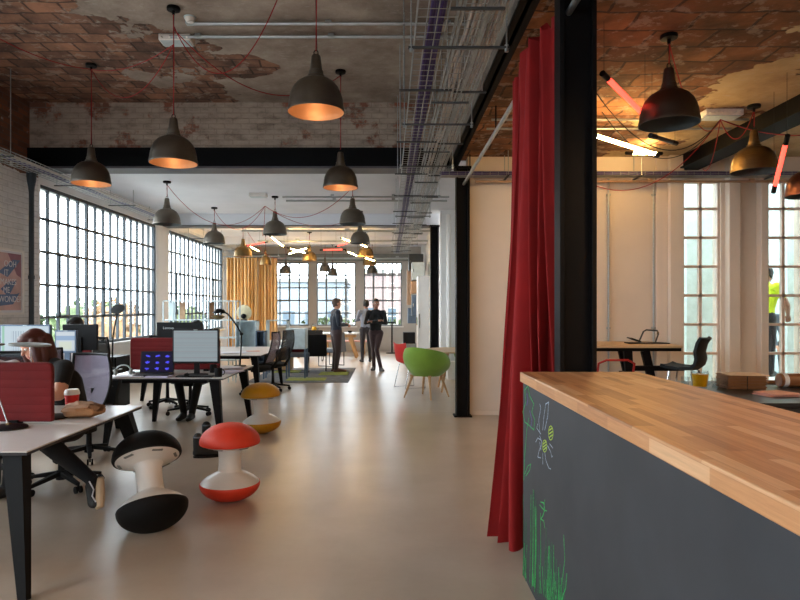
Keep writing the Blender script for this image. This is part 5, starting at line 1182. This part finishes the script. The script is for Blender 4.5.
def cube_chair(label, loc, rz, m):
    t = thing('lounge_chair', label, 'chair', loc, rz, group=None)
    MB().b2(-.26, .26, -.26, .24, .36, .46).build('seat', m, t, bevel=.02); MB().box((0, -.25, .62), (.52, .07, .52), rot=(-.12, 0, 0)).build('backrest', m, t, bevel=.02)
    for s in (-1, 1): MB().tube([(s*.24, .22, .36), (s*.24, .22, .015), (s*.24, -.24, .015), (s*.24, -.24, .36)], .012, 8).build('leg', M['black'], t)
cube_chair('black square-backed lounge chair facing the back windows on the rug', (P(315, 371, 14.7).x, 14.9, 0), math.radians(5), M['blackfab'])
cube_chair('black chair drawn up to the long back table, just above the square-backed one', (P(314, 350, 17.6).x, 17.7, 0), 0, M['blackfab'])
cube_chair('grey lounge chair beside the pale cabinet on legs', (P(299, 372, 14.6).x, 14.6, 0), math.radians(-80), M['greyfab'])
t = thing('cushion', 'red cushion on the grey lounge chair behind the pale cabinet', 'cushion', (P(297, 355, 14.6).x, 14.65, .51)); MB().ell((0, 0, .05), (.2, .1, .13), M=Euler((.4, 0, 0)).to_matrix(), nu=18, nv=10).build('cushion_cover', M['redfab'], t); MB().tube([(.2*math.cos(a), .0, .05+.13*math.sin(a)) for a in np.linspace(0, 2*PI, 25)[:-1]], .006, 6, closed=True).build('piping', M['redfab'], t)
cube_chair('grey low chair partly behind the standing man in navy', (P(331, 366, 16.1).x, 16.1, 0), math.radians(60), M['greyfab'])
t = thing('bench', 'low pinkish wooden bench beyond the standing man', 'bench', (P(345, 352, 19.9).x, 20.3, 0)); MB().b2(-.7, .7, -.2, .2, .4, .45).build('seat', M['pinkpaper'], t)
for s in (-.6, .6): MB().b2(s-.03, s+.03, -.17, .17, 0, .4).build('leg', M['oak'], t)
# cabinet on legs, shelving
t = thing('cabinet_on_legs', 'pale blue-grey cabinet on tall open metal legs', 'cabinet', (P(295.5, 378, 13.1).x, 13.3, 0))
MB().b2(-.21, .21, -.18, .2, .63, 1.07).build('carcass', M['palegrey'], t, bevel=.006); MB().b2(-.195, .195, -.19, -.18, .645, 1.055).build('door', M['palegrey'], t)
for sx in (-.195, .195):
    for sy in (-.165, .185): MB().b2(sx-.015, sx+.015, sy-.015, sy+.015, 0, .63).build('leg', M['bluegrey'], t)
MB().b2(-.2, .2, -.17, -.15, .0, .02).b2(-.2, .2, .17, .19, .0, .02).build('foot_rail', M['bluegrey'], t)
def shelf_frame(name, label, x0, x1, y0, y1, z0, z1, m, shelves, uprights, legs=None, t=.022, panels=()):
    th = thing(name, label, 'shelving', ((x0+x1)/2, (y0+y1)/2, 0)); a, b = (x1-x0)/2, (y1-y0)/2
    for u in uprights:
        x = -a+2*a*u
        for sy in (-1, 1): MB().b2(x-t/2, x+t/2, sy*b-t/2, sy*b+t/2, 0 if legs else z0, z1).build('upright', m, th)
    for z in shelves: MB().b2(-a, a, -b, b, z-t/2, z+t/2).build('shelf', m, th)
    for (u0, u1, za, zb, pm, nm) in panels: MB().b2(-a+2*a*u0, -a+2*a*u1, b-.03, b-.01, za, zb).build(nm, pm, th)
    return th
sp_ = lambda x, y, Y: P(x, y, Y)
shelf_frame('open_shelving', 'tall open white shelving with tan boards before the second left window', P(165, 0, 12.6).x, P(237, 0, 12.6).x, 12.5, 12.85, 0, P(0, 301, 12.6).z, M['palegrey'], (P(0, 301, 12.6).z, P(0, 320, 12.6).z, .9, .45), (0, .14, .56, .62, .90, 1), legs=True,
    panels=((.155, .23, P(0, 319.5, 12.6).z, P(0, 302, 12.6).z, M['tan'], 'tan_board'), (.57, .64, P(0, 319.5, 12.6).z, P(0, 302, 12.6).z, M['card'], 'brown_board'), (0, .09, P(0, 319.5, 12.6).z, P(0, 302, 12.6).z, M['palegrey'], 'pale_board')))
zc = P(0, 320, 12.6).z+.011; t = thing('bowl', 'orange-tinted glass bowl standing on the open shelving', 'bowl', (P(218, 0, 12.6).x, 12.62, zc)); MB().lathe([(0, 0), (.05, 0), (.13, .05), (.13, .06), (.08, .09), (0, .095)], n=24).build('bowl', M['brass'], t); MB().lathe([(0, .095), (.03, .095), (.02, .12), (0, .12)], n=12).build('knob', M['copper'], t)
def open_box(label, x0, x1, y0, y1, z0, z1, m, back=True, name='storage_unit', stand=True):
    t = thing(name, label, 'storage unit', ((x0+x1)/2, (y0+y1)/2, 0 if stand else z0)); a, b, e = (x1-x0)/2, (y1-y0)/2, .025; o_ = 0 if stand else z0
    MB().b2(-a, -a+e, -b, b, z0-o_, z1-o_).build('side_panel', m, t); MB().b2(a-e, a, -b, b, z0-o_, z1-o_).build('side_panel', m, t)
    MB().b2(-a, a, -b, b, z1-o_-e, z1-o_).build('top_panel', m, t); MB().b2(-a, a, -b, b, z0-o_, z0-o_+e).build('bottom_panel', m, t)
    if back: MB().b2(-a, a, b-.012, b, z0-o_, z1-o_).build('back_panel', m, t)
    if stand and z0 > .05:
        for sx in (-1, 1):
            for sy in (-1, 1): MB().b2(sx*(a-.02)-.015, sx*(a-.02)+.015, sy*(b-.02)-.015, sy*(b-.02)+.015, 0, z0).build('leg', M['bluegrey'], t)
    return t
X_ = lambda px, Y: (px-CX)*Y/F
Z_ = lambda py, Y: EYE-(py-CY)*Y/F
open_box('open pale grey-green box unit below the cream disc', X_(235, 13.4), X_(256, 13.4), 13.4, 13.75, .50, Z_(320.5, 13.4), M['palegrey'])
open_box('slate blue panelled unit right of the pale box unit', X_(255.5, 13.0), X_(264.5, 13.0), 13.0, 13.3, .35, Z_(331, 13.0), M['bluegrey'])
open_box('see-through pale frame unit in front of the gold curtain edge', X_(266, 14.0), X_(287.5, 14.0), 14.0, 14.3, .62, Z_(320, 14.0), M['palegrey'], back=False)
t = thing('low_cabinet', 'low wooden cabinet with white top right of the long rear desk', 'cabinet', (X_(277, 14.6), 14.8, 0)); MB().b2(-.33, .33, -.2, .2, .05, .64).build('carcass', M['tan'], t); MB().b2(-.36, .36, -.23, .23, .64, .72).build('top', M['whitepl'], t, bevel=.005); MB().b2(-.3, .3, -.215, -.2, .08, .60).build('door', M['oak'], t)
t = thing('table_lamp', 'cream round disc with dark hub standing on the pale box unit', 'lamp', (X_(243.5, 13.5), 13.55, Z_(320.5, 13.4)))
MB().lathe([(0, .02), (.06, .02), (.16, .0), (.17, -.02), (.165, -.03), (.05, -.005), (0, 0)], (0, 0, .17), n=36, M=Euler((PI/2, 0, 0)).to_matrix()).build('disc', mat('cream_enamel', (226, 214, 176), .4), t); MB().ell((0, -.04, .09), (.06, .04, .055)).build('hub', M['plastic_k'], t); MB().b2(-.06, .06, -.04, .04, 0, .02).build('foot', M['plastic_k'], t)
t = thing('low_cabinet', 'black cabinet under the left window, behind the upright desk lamp', 'cabinet', (X_(107, 9.3), 9.35, 0)); MB().b2(-.22, .22, -.25, .25, .02, .78).build('carcass', M['plastic_k'], t, bevel=.005)
for k in range(2): d = MB().b2(-.2, .2, -.265, -.25, .05+.37*k, .40+.37*k).build('drawer', M['darkgrey'], t); MB().cyl((0, -.28, .30+.37*k), (0, -.265, .30+.37*k), .02).build('knob', M['chrome'], d)
for i, x in enumerate((205, 212)):
    t = thing('flower_pot', ['small red pot on the desk behind the striped monitor, left one', 'small red pot behind the striped monitor, right one'][i], 'pot', (X_(x, 11.6)+.05, 11.6, .742)); MB().lathe([(0, 0), (.05, 0), (.07, .12), (.065, .12), (.045, .01), (0, .01)], n=18).build('pot', M['cupred'], t); MB().ell((0, 0, .12), (.055, .055, .02)).build('soil', M['cupred'], t)
# ---------------------------------------------------------------- people
def cap_mesh(p0, r0, p1, r1, mb, n=14):
    p0 = Vector(p0); p1 = Vector(p1); mb.ell(p0, r0, nu=n, nv=8); mb.ell(p1, r1, nu=n, nv=8)
    if (p1-p0).length > 1e-4: mb.cyl(p0, p1, r0, r1, n=n)
class Body:
    def __init__(s): s.pr = []
    def c(s, p0, r0, p1, r1, reg): s.pr.append(('c', Vector(p0), r0, Vector(p1), r1, reg)); return s
    def e(s, c, r, reg, M3=None): s.pr.append(('e', Vector(c), r, M3 or Matrix.Identity(3), 0, reg)); return s
    def mesh(s, name, mats, vox, parent, smooth=6):
        mb = MB()
        for p in s.pr:
            if p[0] == 'c': cap_mesh(p[1], p[2], p[3], p[4], mb)
            else: mb.ell(p[1], p[2], M=p[3], nu=20, nv=14)
        tmp = mb.build('tmp', [list(mats.values())[0]], None, smooth=0)
        m = tmp.modifiers.new('r', 'REMESH'); m.mode = 'VOXEL'; m.voxel_size = vox
        m = tmp.modifiers.new('s', 'SMOOTH'); m.factor = .5; m.iterations = smooth
        dg = bpy.context.evaluated_depsgraph_get(); me = bpy.data.meshes.new_from_object(tmp.evaluated_get(dg)); bpy.data.objects.remove(tmp)
        me.name = name; me.materials.clear(); regs = list(mats.keys())
        for k in regs: me.materials.append(mats[k])
        n = len(me.polygons); cen = np.empty(n*3); me.polygons.foreach_get('center', cen); cen = cen.reshape(-1, 3)
        best = np.full(n, 1e9); idx = np.zeros(n, int)
        for p in s.pr:
            if p[0] == 'c':
                a = np.array(p[1]); b = np.array(p[3]); ab = b-a; L = max(ab@ab, 1e-9); t_ = np.clip(((cen-a)@ab)/L, 0, 1)
                d = np.linalg.norm(cen-(a+t_[:, None]*ab), axis=1)-(p[2]+(p[4]-p[2])*t_)
            else:
                r = np.array(p[2] if not isinstance(p[2], float) else (p[2],)*3); Mi = np.array(p[3].transposed()); q = (cen-np.array(p[1]))@Mi.T; d = (np.linalg.norm(q/r, axis=1)-1)*r.min()
            k = d < best; best[k] = d[k]; idx[k] = regs.index(p[5]) if p[5] in regs else 0
        me.polygons.foreach_set('material_index', idx); me.polygons.foreach_set('use_smooth', [True]*n)
        o = bpy.data.objects.new(name, me); C.objects.link(o); o.parent = parent; return o
def hand(B, wrist, direction, side, reg='skin', curl=.5, palm_n=None):
    """palm, four unequal fingers and a side thumb, fingers curled"""
    w = Vector(wrist); d = Vector(direction).normalized(); n = Vector(palm_n) if palm_n else Vector((0, 0, -1)); n = (n-d*n.dot(d)).normalized(); x = d.cross(n)*side
    B.c(w, .026, w+d*.03, .028, reg)
    for k in (-1, 0, 1): B.c(w+d*.02+x*k*.018, .016, w+d*.085+x*k*.024, .015, reg)
    for i, L in enumerate((.066, .076, .071, .055)):
        b = w+d*.088+x*(-.033+.022*i); d1 = (d*math.cos(curl*.6)+n*math.sin(curl*.6)).normalized(); m = b+d1*L*.5; d2 = (d*math.cos(curl*1.6)+n*math.sin(curl*1.6)).normalized()
        B.c(b-d*.01, .0105, m, .0095, reg); B.c(m, .0095, m+d2*L*.5, .008, reg)
    t0 = w+d*.03-x*.024; td = (d*.6-x*.65+n*.35).normalized(); B.c(t0, .014, t0+td*.035, .0115, reg); td2 = (d*.85-x*.2+n*.4).normalized(); B.c(t0+td*.035, .0115, t0+td*.035+td2*.03, .009, reg)
def head(B, c, yaw, pitch, t, hair_m, hair='short', roll=0, eyes=True, scale=1.0):
    """c: head centre; local forward +y"""
    R3 = (Matrix.Rotation(yaw, 3, 'Z')@Matrix.Rotation(pitch, 3, 'X')@Matrix.Rotation(roll, 3, 'Y')); c = Vector(c); k = scale
    g = lambda x, y, z: c+R3@(Vector((x, y, z))*k)
    B.e(c+R3@Vector((0, -.012, .02))*k, (.077*k, .098*k, .10*k), 'skin', R3)
    B.e(g(0, .022, -.045), (.058*k, .065*k, .075*k), 'skin', R3); B.e(g(0, .058, -.098), (.024*k, .018*k, .018*k), 'skin', R3)
    B.c(g(0, .085, .012), .009*k, g(0, .108, -.022), .013*k, 'skin'); B.c(g(-.03, .076, .03), .011*k, g(.03, .076, .03), .011*k, 'skin')
    B.c(g(-.018, .078, -.056), .009*k, g(.018, .078, -.056), .009*k, 'lips'); B.c(g(-.018, .074, -.066), .009*k, g(.018, .074, -.066), .009*k, 'lips')
    for s in (-1, 1):
        B.e(g(s*.076, -.008, -.005), (.010*k, .020*k, .032*k), 'skin', R3); B.e(g(s*.04, .055, -.02), (.022*k, .022*k, .022*k), 'skin', R3)
        if eyes:
            e_ = MB().ell(g(s*.031, .078, .010), .0125*k, nu=12, nv=8).build('eye', M['whitepl'], t); MB().ell(g(s*.031, .0878, .010), .0055*k, nu=8, nv=6).build('iris', M['hair_k'], e_)
    H = Body()
    H.e(g(0, -.028, .035), (.085*k, .098*k, .098*k), 'h', R3); 
    if hair == 'short':
        H.e(g(0, .015, .082), (.066*k, .075*k, .042*k), 'h', R3)
        for s in (-1, 1): H.e(g(s*.066, -.03, .0), (.016*k, .055*k, .06*k), 'h', R3)
        H.e(g(0, -.075, -.03), (.06*k, .03*k, .06*k), 'h', R3)
    elif hair == 'long':
        H.e(g(0, .01, .085), (.072*k, .085*k, .042*k), 'h', R3)
        dn = lambda p, x, y, z: p+Vector((x, y, z))*k
        for s in (-1, 1):
            a0 = g(s*.075, .02, .05); a1 = dn(a0, s*.02, -.02, -.10); a2 = dn(a1, s*.01, -.02, -.10); H.c(a0, .034*k, a1, .036*k, 'h').c(a1, .036*k, a2, .024*k, 'h')
            a0 = g(s*.082, -.035, .03); a1 = dn(a0, s*.02, -.02, -.12); a2 = dn(a1, s*.01, -.01, -.12); H.c(a0, .036*k, a1, .042*k, 'h').c(a1, .042*k, a2, .026*k, 'h')
        for s in (-.06, -.02, .02, .06):
            a0 = g(s, -.085, .02); a1 = dn(a0, s*.3, -.03, -.12); a2 = dn(a1, s*.2, .0, -.13); H.c(a0, .048*k, a1, .048*k, 'h').c(a1, .048*k, a2, .028*k, 'h')
    elif hair == 'bun': H.c(g(0, -.10, .06), .03*k, g(0, -.12, .06), .03*k, 'h')
    H.mesh('hair', {'h': hair_m}, .007, t, 4)
    return R3
def person(label, loc, rz, J, cols, hair_m, hair='short', build=1.0, vox=.0085, head_yaw=0, head_pitch=0, head_roll=0, longsleeve=True, shoes='shoe', curl=.5, sole=True):
    """J: joints in local coordinates (x right, y forward, z up)"""
    t = thing('person', label, 'person', loc, rz); B = Body(); b = build
    P_ = {k: Vector(v) for k, v in J.items()}
    pel, chest, neck, hd = P_['pelvis'], P_['chest'], P_['neck'], P_['head']; sh = {s: P_['sh'+s] for s in 'LR'}
    ax = (sh['R']-sh['L']).normalized(); wax = (P_['hipR']-P_['hipL']).normalized()
    B.c(pel-wax*.06*b, .105*b, pel+wax*.06*b, .105*b, 'legs'); mid = pel.lerp(chest, .45)
    B.c(pel-wax*.05*b+(mid-pel)*.3, .10*b, mid-ax*.055*b, .092*b, 'top').c(pel+wax*.05*b+(mid-pel)*.3, .10*b, mid+ax*.055*b, .092*b, 'top')
    B.c(mid-ax*.055*b, .094*b, chest-ax*.075*b, .108*b, 'top').c(mid+ax*.055*b, .094*b, chest+ax*.075*b, .108*b, 'top')
    B.c(chest-ax*.06*b, .10*b, chest.lerp(neck, .75)-ax*.07, .06*b, 'top').c(chest+ax*.06*b, .10*b, chest.lerp(neck, .75)+ax*.07, .06*b, 'top')
    B.c(chest.lerp(neck, .6), .07, neck, .058, 'top'); B.c(neck, .052, hd-(hd-neck).normalized()*.05, .050, 'skin')
    for s in 'LR':
        si = 1 if s == 'R' else -1; S, E, W = sh[s], P_['el'+s], P_['wr'+s]
        B.c(chest.lerp(neck, .6)+ax*si*.05, .06*b, S, .056*b, 'top'); up = 'top'
        B.c(S, .056*b, S.lerp(E, .55), .050*b, 'top'); B.c(S.lerp(E, .55), .048*b, E, .042*b, 'top' if longsleeve else 'skin')
        B.c(E, .042*b, E.lerp(W, .4), .040*b, 'top' if longsleeve else 'skin'); B.c(E.lerp(W, .4), .040*b, W, .028, 'top' if longsleeve else 'skin')
        hand(B, W, (P_['hd'+s]-W) if 'hd'+s in P_ else (W-E), -si, curl=curl, palm_n=(0, 0, -1) if abs((W-E).normalized().z) < .8 else (-si, .2, 0))
        Hp, K, A = P_['hip'+s], P_['kn'+s], P_['an'+s]
        B.c(Hp, .098*b, Hp.lerp(K, .5), .080*b, 'legs').c(Hp.lerp(K, .5), .080*b, K, .060*b, 'legs').c(K, .060*b, K.lerp(A, .35), .056*b, 'legs').c(K.lerp(A, .35), .056*b, A, .046, 'legs')
        T = P_['to'+s]; f = (T-A); fl = Vector((f.x, f.y, 0)).normalized(); ft = f.normalized()
        heel = A-Vector((0, 0, .055))-fl*.035
        B.c(A, .042, A-Vector((0, 0, .03)), .042, 'shoe'); B.c(heel, .034, T-fl*.045, .036, 'shoe'); B.c(A-Vector((0, 0, .01)), .036, T-fl*.05+Vector((0, 0, .012)), .032, 'shoe'); B.c(T-fl*.045, .036, T, .028, 'shoe')
    head(B, hd, head_yaw, head_pitch, t, hair_m, hair, head_roll)
    mats = {'skin': cols['skin'], 'top': cols['top'], 'legs': cols['legs'], 'shoe': cols['shoe'], 'lips': mat('lips', (176, 104, 92), .5)}
    B.mesh('body', mats, vox, t)
    return t, P_
def cols(skin, top, legs, shoe): return dict(skin=skin, top=top, legs=legs, shoe=shoe)
ST = dict(pelvis=(0, 0, .93), chest=(0, .0, 1.25), neck=(0, -.01, 1.45), head=(0, .02, 1.60), shL=(-.185, -.01, 1.40), shR=(.185, -.01, 1.40), hipL=(-.09, 0, .90), hipR=(.09, 0, .90),
          knL=(-.10, .02, .50), knR=(.10, .02, .50), anL=(-.11, -.03, .09), anR=(.11, -.03, .09), toL=(-.13, .15, .035), toR=(.13, .15, .035),
          elL=(-.24, -.03, 1.11), elR=(.24, -.03, 1.11), wrL=(-.22, .12, .90), wrR=(.22, .12, .90))
def J(**k): d = dict(ST); d.update(k); return d
# man in navy facing right
person('person in a navy shirt and dark trousers standing in profile, hands held together', (P(336, 372, 14.5).x, 14.55, 0), math.radians(-70),
       J(elL=(-.25, .0, 1.12), elR=(.25, .0, 1.12), wrL=(-.07, .24, 1.12), wrR=(.06, .26, 1.10), hdL=(.0, .30, 1.12), hdR=(-.02, .32, 1.10), toR=(.12, .2, .035)),
       cols(M['skin'], M['navy'], M['maroon'], M['brownshoe']), M['hair_b'], build=1.2, head_pitch=math.radians(2), curl=.9)
# man with back turned
person('person with back turned in a grey-blue shirt and dark trousers', (P(366, 362, 17.2).x, 17.25, 0), math.radians(15),
       J(wrL=(-.10, .22, 1.18), wrR=(.15, .22, 1.1), elL=(-.27, .02, 1.16), elR=(.26, .02, 1.14), hdL=(-.04, .28, 1.2), hdR=(.1, .3, 1.1)), cols(M['skin2'], M['denim'], M['jeans'], M['shoe']), M['hair_k'], head_pitch=math.radians(-8))
# man facing camera with folded arms, legs crossed in a step
person('person in a black sweater with folded arms facing the viewer, one leg crossed', (P(376, 371, 14.8).x, 14.85, 0), math.radians(176),
       J(elL=(-.25, .06, 1.14), elR=(.25, .06, 1.14), wrL=(.06, .20, 1.17), wrR=(-.06, .23, 1.20), hdL=(.14, .19, 1.19), hdR=(-.14, .21, 1.22),
         knL=(-.02, .06, .50), anL=(-.12, .10, .09), toL=(-.20, .27, .035), knR=(.06, .0, .50), anR=(.06, -.10, .09), toR=(.10, .08, .035), pelvis=(.02, 0, .93)),
       cols(M['skin2'], M['blackfab'], M['maroon'], M['shoe']), M['hair_k'], build=.94, head_yaw=math.radians(15), curl=.8)
SI = dict(pelvis=(0, -.02, .56), chest=(0, .03, .85), neck=(0, .05, 1.05), head=(0, .09, 1.20), shL=(-.185, .04, 1.0), shR=(.185, .04, 1.0), hipL=(-.09, .0, .55), hipR=(.09, .0, .55),
          knL=(-.12, .42, .53), knR=(.12, .42, .53), anL=(-.12, .40, .10), anR=(.12, .40, .10), toL=(-.13, .57, .035), toR=(.13, .57, .035),
          elL=(-.25, .12, .79), elR=(.25, .12, .79), wrL=(-.16, .36, .80), wrR=(.16, .36, .80))
def JS(**k): d = dict(SI); d.update(k); return d
# woman: faces left and toward the camera, bent over the desk
wz = math.radians(130); LW = (-2.60, 5.06, 0)
wo_, WP = person('person with long auburn hair in a black t-shirt and trousers, bent over the near desk', LW, wz,
       JS(pelvis=(0, -.05, .60), chest=(0, .05, .89), neck=(.01, .14, 1.08), head=(.04, .24, 1.20), shL=(-.19, .07, 1.03), shR=(.19, .09, 1.03), elL=(-.27, .13, .84), elR=(.25, .24, .82), wrL=(-.17, .36, .82), wrR=(.12, .44, .81), hdL=(-.10, .42, .80), hdR=(.05, .5, .80),
          knR=(.10, .36, .52), anR=(.14, .40, .10), toR=(.14, .58, .035), knL=(-.29, .26, .53), anL=(-.57, -.03, .22), toL=(-.63, -.04, .045)),
       cols(M['skin'], M['blackfab'], M['trouser_k'], M['shoe']), M['hair_red'], 'long', build=1.24, vox=.0075, head_pitch=math.radians(-26), head_yaw=math.radians(14), longsleeve=False)
# dark-haired person by the window
person('person with black hair in a pale shirt and grey waistcoat sitting by the left window', (-4.02, 8.1, 0), math.radians(160),
       JS(neck=(0, .03, 1.09), head=(0, .06, 1.25), chest=(0, .02, .87), shL=(-.185, .02, 1.03), shR=(.185, .02, 1.03)), cols(M['skin2'], M['shirtw'], M['jeans'], M['shoe']), M['hair_k'], head_pitch=math.radians(-25), vox=.009)
# person behind striped monitor
person('person with dark hair hidden behind the striped monitor, black trousers under the desk', (-2.62, 8.62, 0), math.radians(176),
       JS(anL=(-.02, .30, .10), toL=(-.02, .46, .035), knL=(-.16, .44, .53), anR=(.10, .28, .10), toR=(.12, .44, .035), wrL=(-.15, .38, .80), wrR=(.15, .38, .80)), cols(M['skin2'], M['navy'], M['trouser_k'], M['shoe']), M['hair_k'], head_pitch=math.radians(-15), vox=.009)
# partly visible person at the left edge
person('person in a pale beige top half cut by the left edge beside the red-haired woman', (-3.42, 5.35, 0), math.radians(200),
       JS(), cols(M['skin'], M['shirtw'], M['jeans'], M['shoe']), M['hair_b'], vox=.01, head_pitch=math.radians(-30))
dup(ck, (-3.42, 5.42, 0), math.radians(200), 'black task chair at the far left, behind the near desk')
# people outside the right-hand window
person('person in a yellow hi-vis vest outside the right window, leaning forward', (P(767, 360, 9.6).x-.02, 9.65, .44), math.radians(-50),
       J(chest=(0, .06, 1.24), neck=(0, .10, 1.43), head=(0, .16, 1.57), wrR=(.2, .42, .95), elR=(.26, .2, 1.1)), cols(M['skin2'], M['hivis'], M['jeans'], M['shoe']), M['hair_k'], vox=.01, head_pitch=math.radians(-28), longsleeve=False)
person('person in a dark jacket outside the right window, farther from the glass', (P(789, 360, 10.9).x-.1, 10.75, -.05), math.radians(165), J(), cols(M['skin'], M['greyfab'], M['jeans'], M['shoe']), M['hair_b'], vox=.01)
# shoe stripe and sole of the woman's visible sneaker
A, T = WP['anL'], WP['toL']; Rl = Matrix.Rotation(-wz, 3, 'Z'); out = Rl@Vector((.93, .35, 0)); H0 = A+Vector((0, 0, -.01))+out*.055; T0 = T+out*.03+Vector((0, 0, -.012))
MB().tube([H0+Vector((0, 0, .02)), H0, H0.lerp(T0, .5)+out*.004, T0, T0-out*.03-Vector((0, 0, .008))], [.026, .032, .033, .034, .022], 10).build('shoe_sole', M['sole'], wo_)
front = Rl@Vector((.25, -.95, 0)); q0 = A+front*.045; q1 = T+front*.034
MB().tube([q0+Vector((0, 0, .0))-out*.01, q0.lerp(q1, .35)+out*.012, q0.lerp(q1, .6)-out*.006, q0.lerp(q1, .85)+out*.012], .005, 6).build('shoe_stripe', M['paper'], wo_)
# ankle boots left standing on the floor
for i, (px, py, Y, rz) in enumerate(((203, 457, 6.25, 1.35), (211, 440, 6.9, 1.2))):
    t = thing('ankle_boot', ['black ankle boot standing on the floor behind the red stool', 'second black ankle boot, nearer the middle desk leg'][i], 'boot', (X_(px, Y), Y, 0), -rz, group='black ankle boots')
    Bd = Body(); Bd.c((0, -.06, .05), .042, (0, .10, .04), .038, 'b').c((0, .1, .04), .038, (0, .15, .035), .028, 'b').c((0, -.05, .06), .045, (0, -.05, .20), .048, 'b').c((0, 0, .08), .04, (0, .08, .05), .038, 'b')
    Bd.mesh('boot_upper', {'b': M['shoe']}, .008, t, 5); MB().prism([(.043*math.cos(a)*(1 if math.sin(a) < 0 else .95), .04+.135*math.sin(a)) for a in np.linspace(0, 2*PI, 25)[:-1]], 0, .016).build('boot_sole', M['plastic_k'], t)
    MB().lathe([(.047, .20), (.049, .21), (.044, .215)], (0, -.05, 0), n=20).build('boot_collar', M['greyfab'], t)
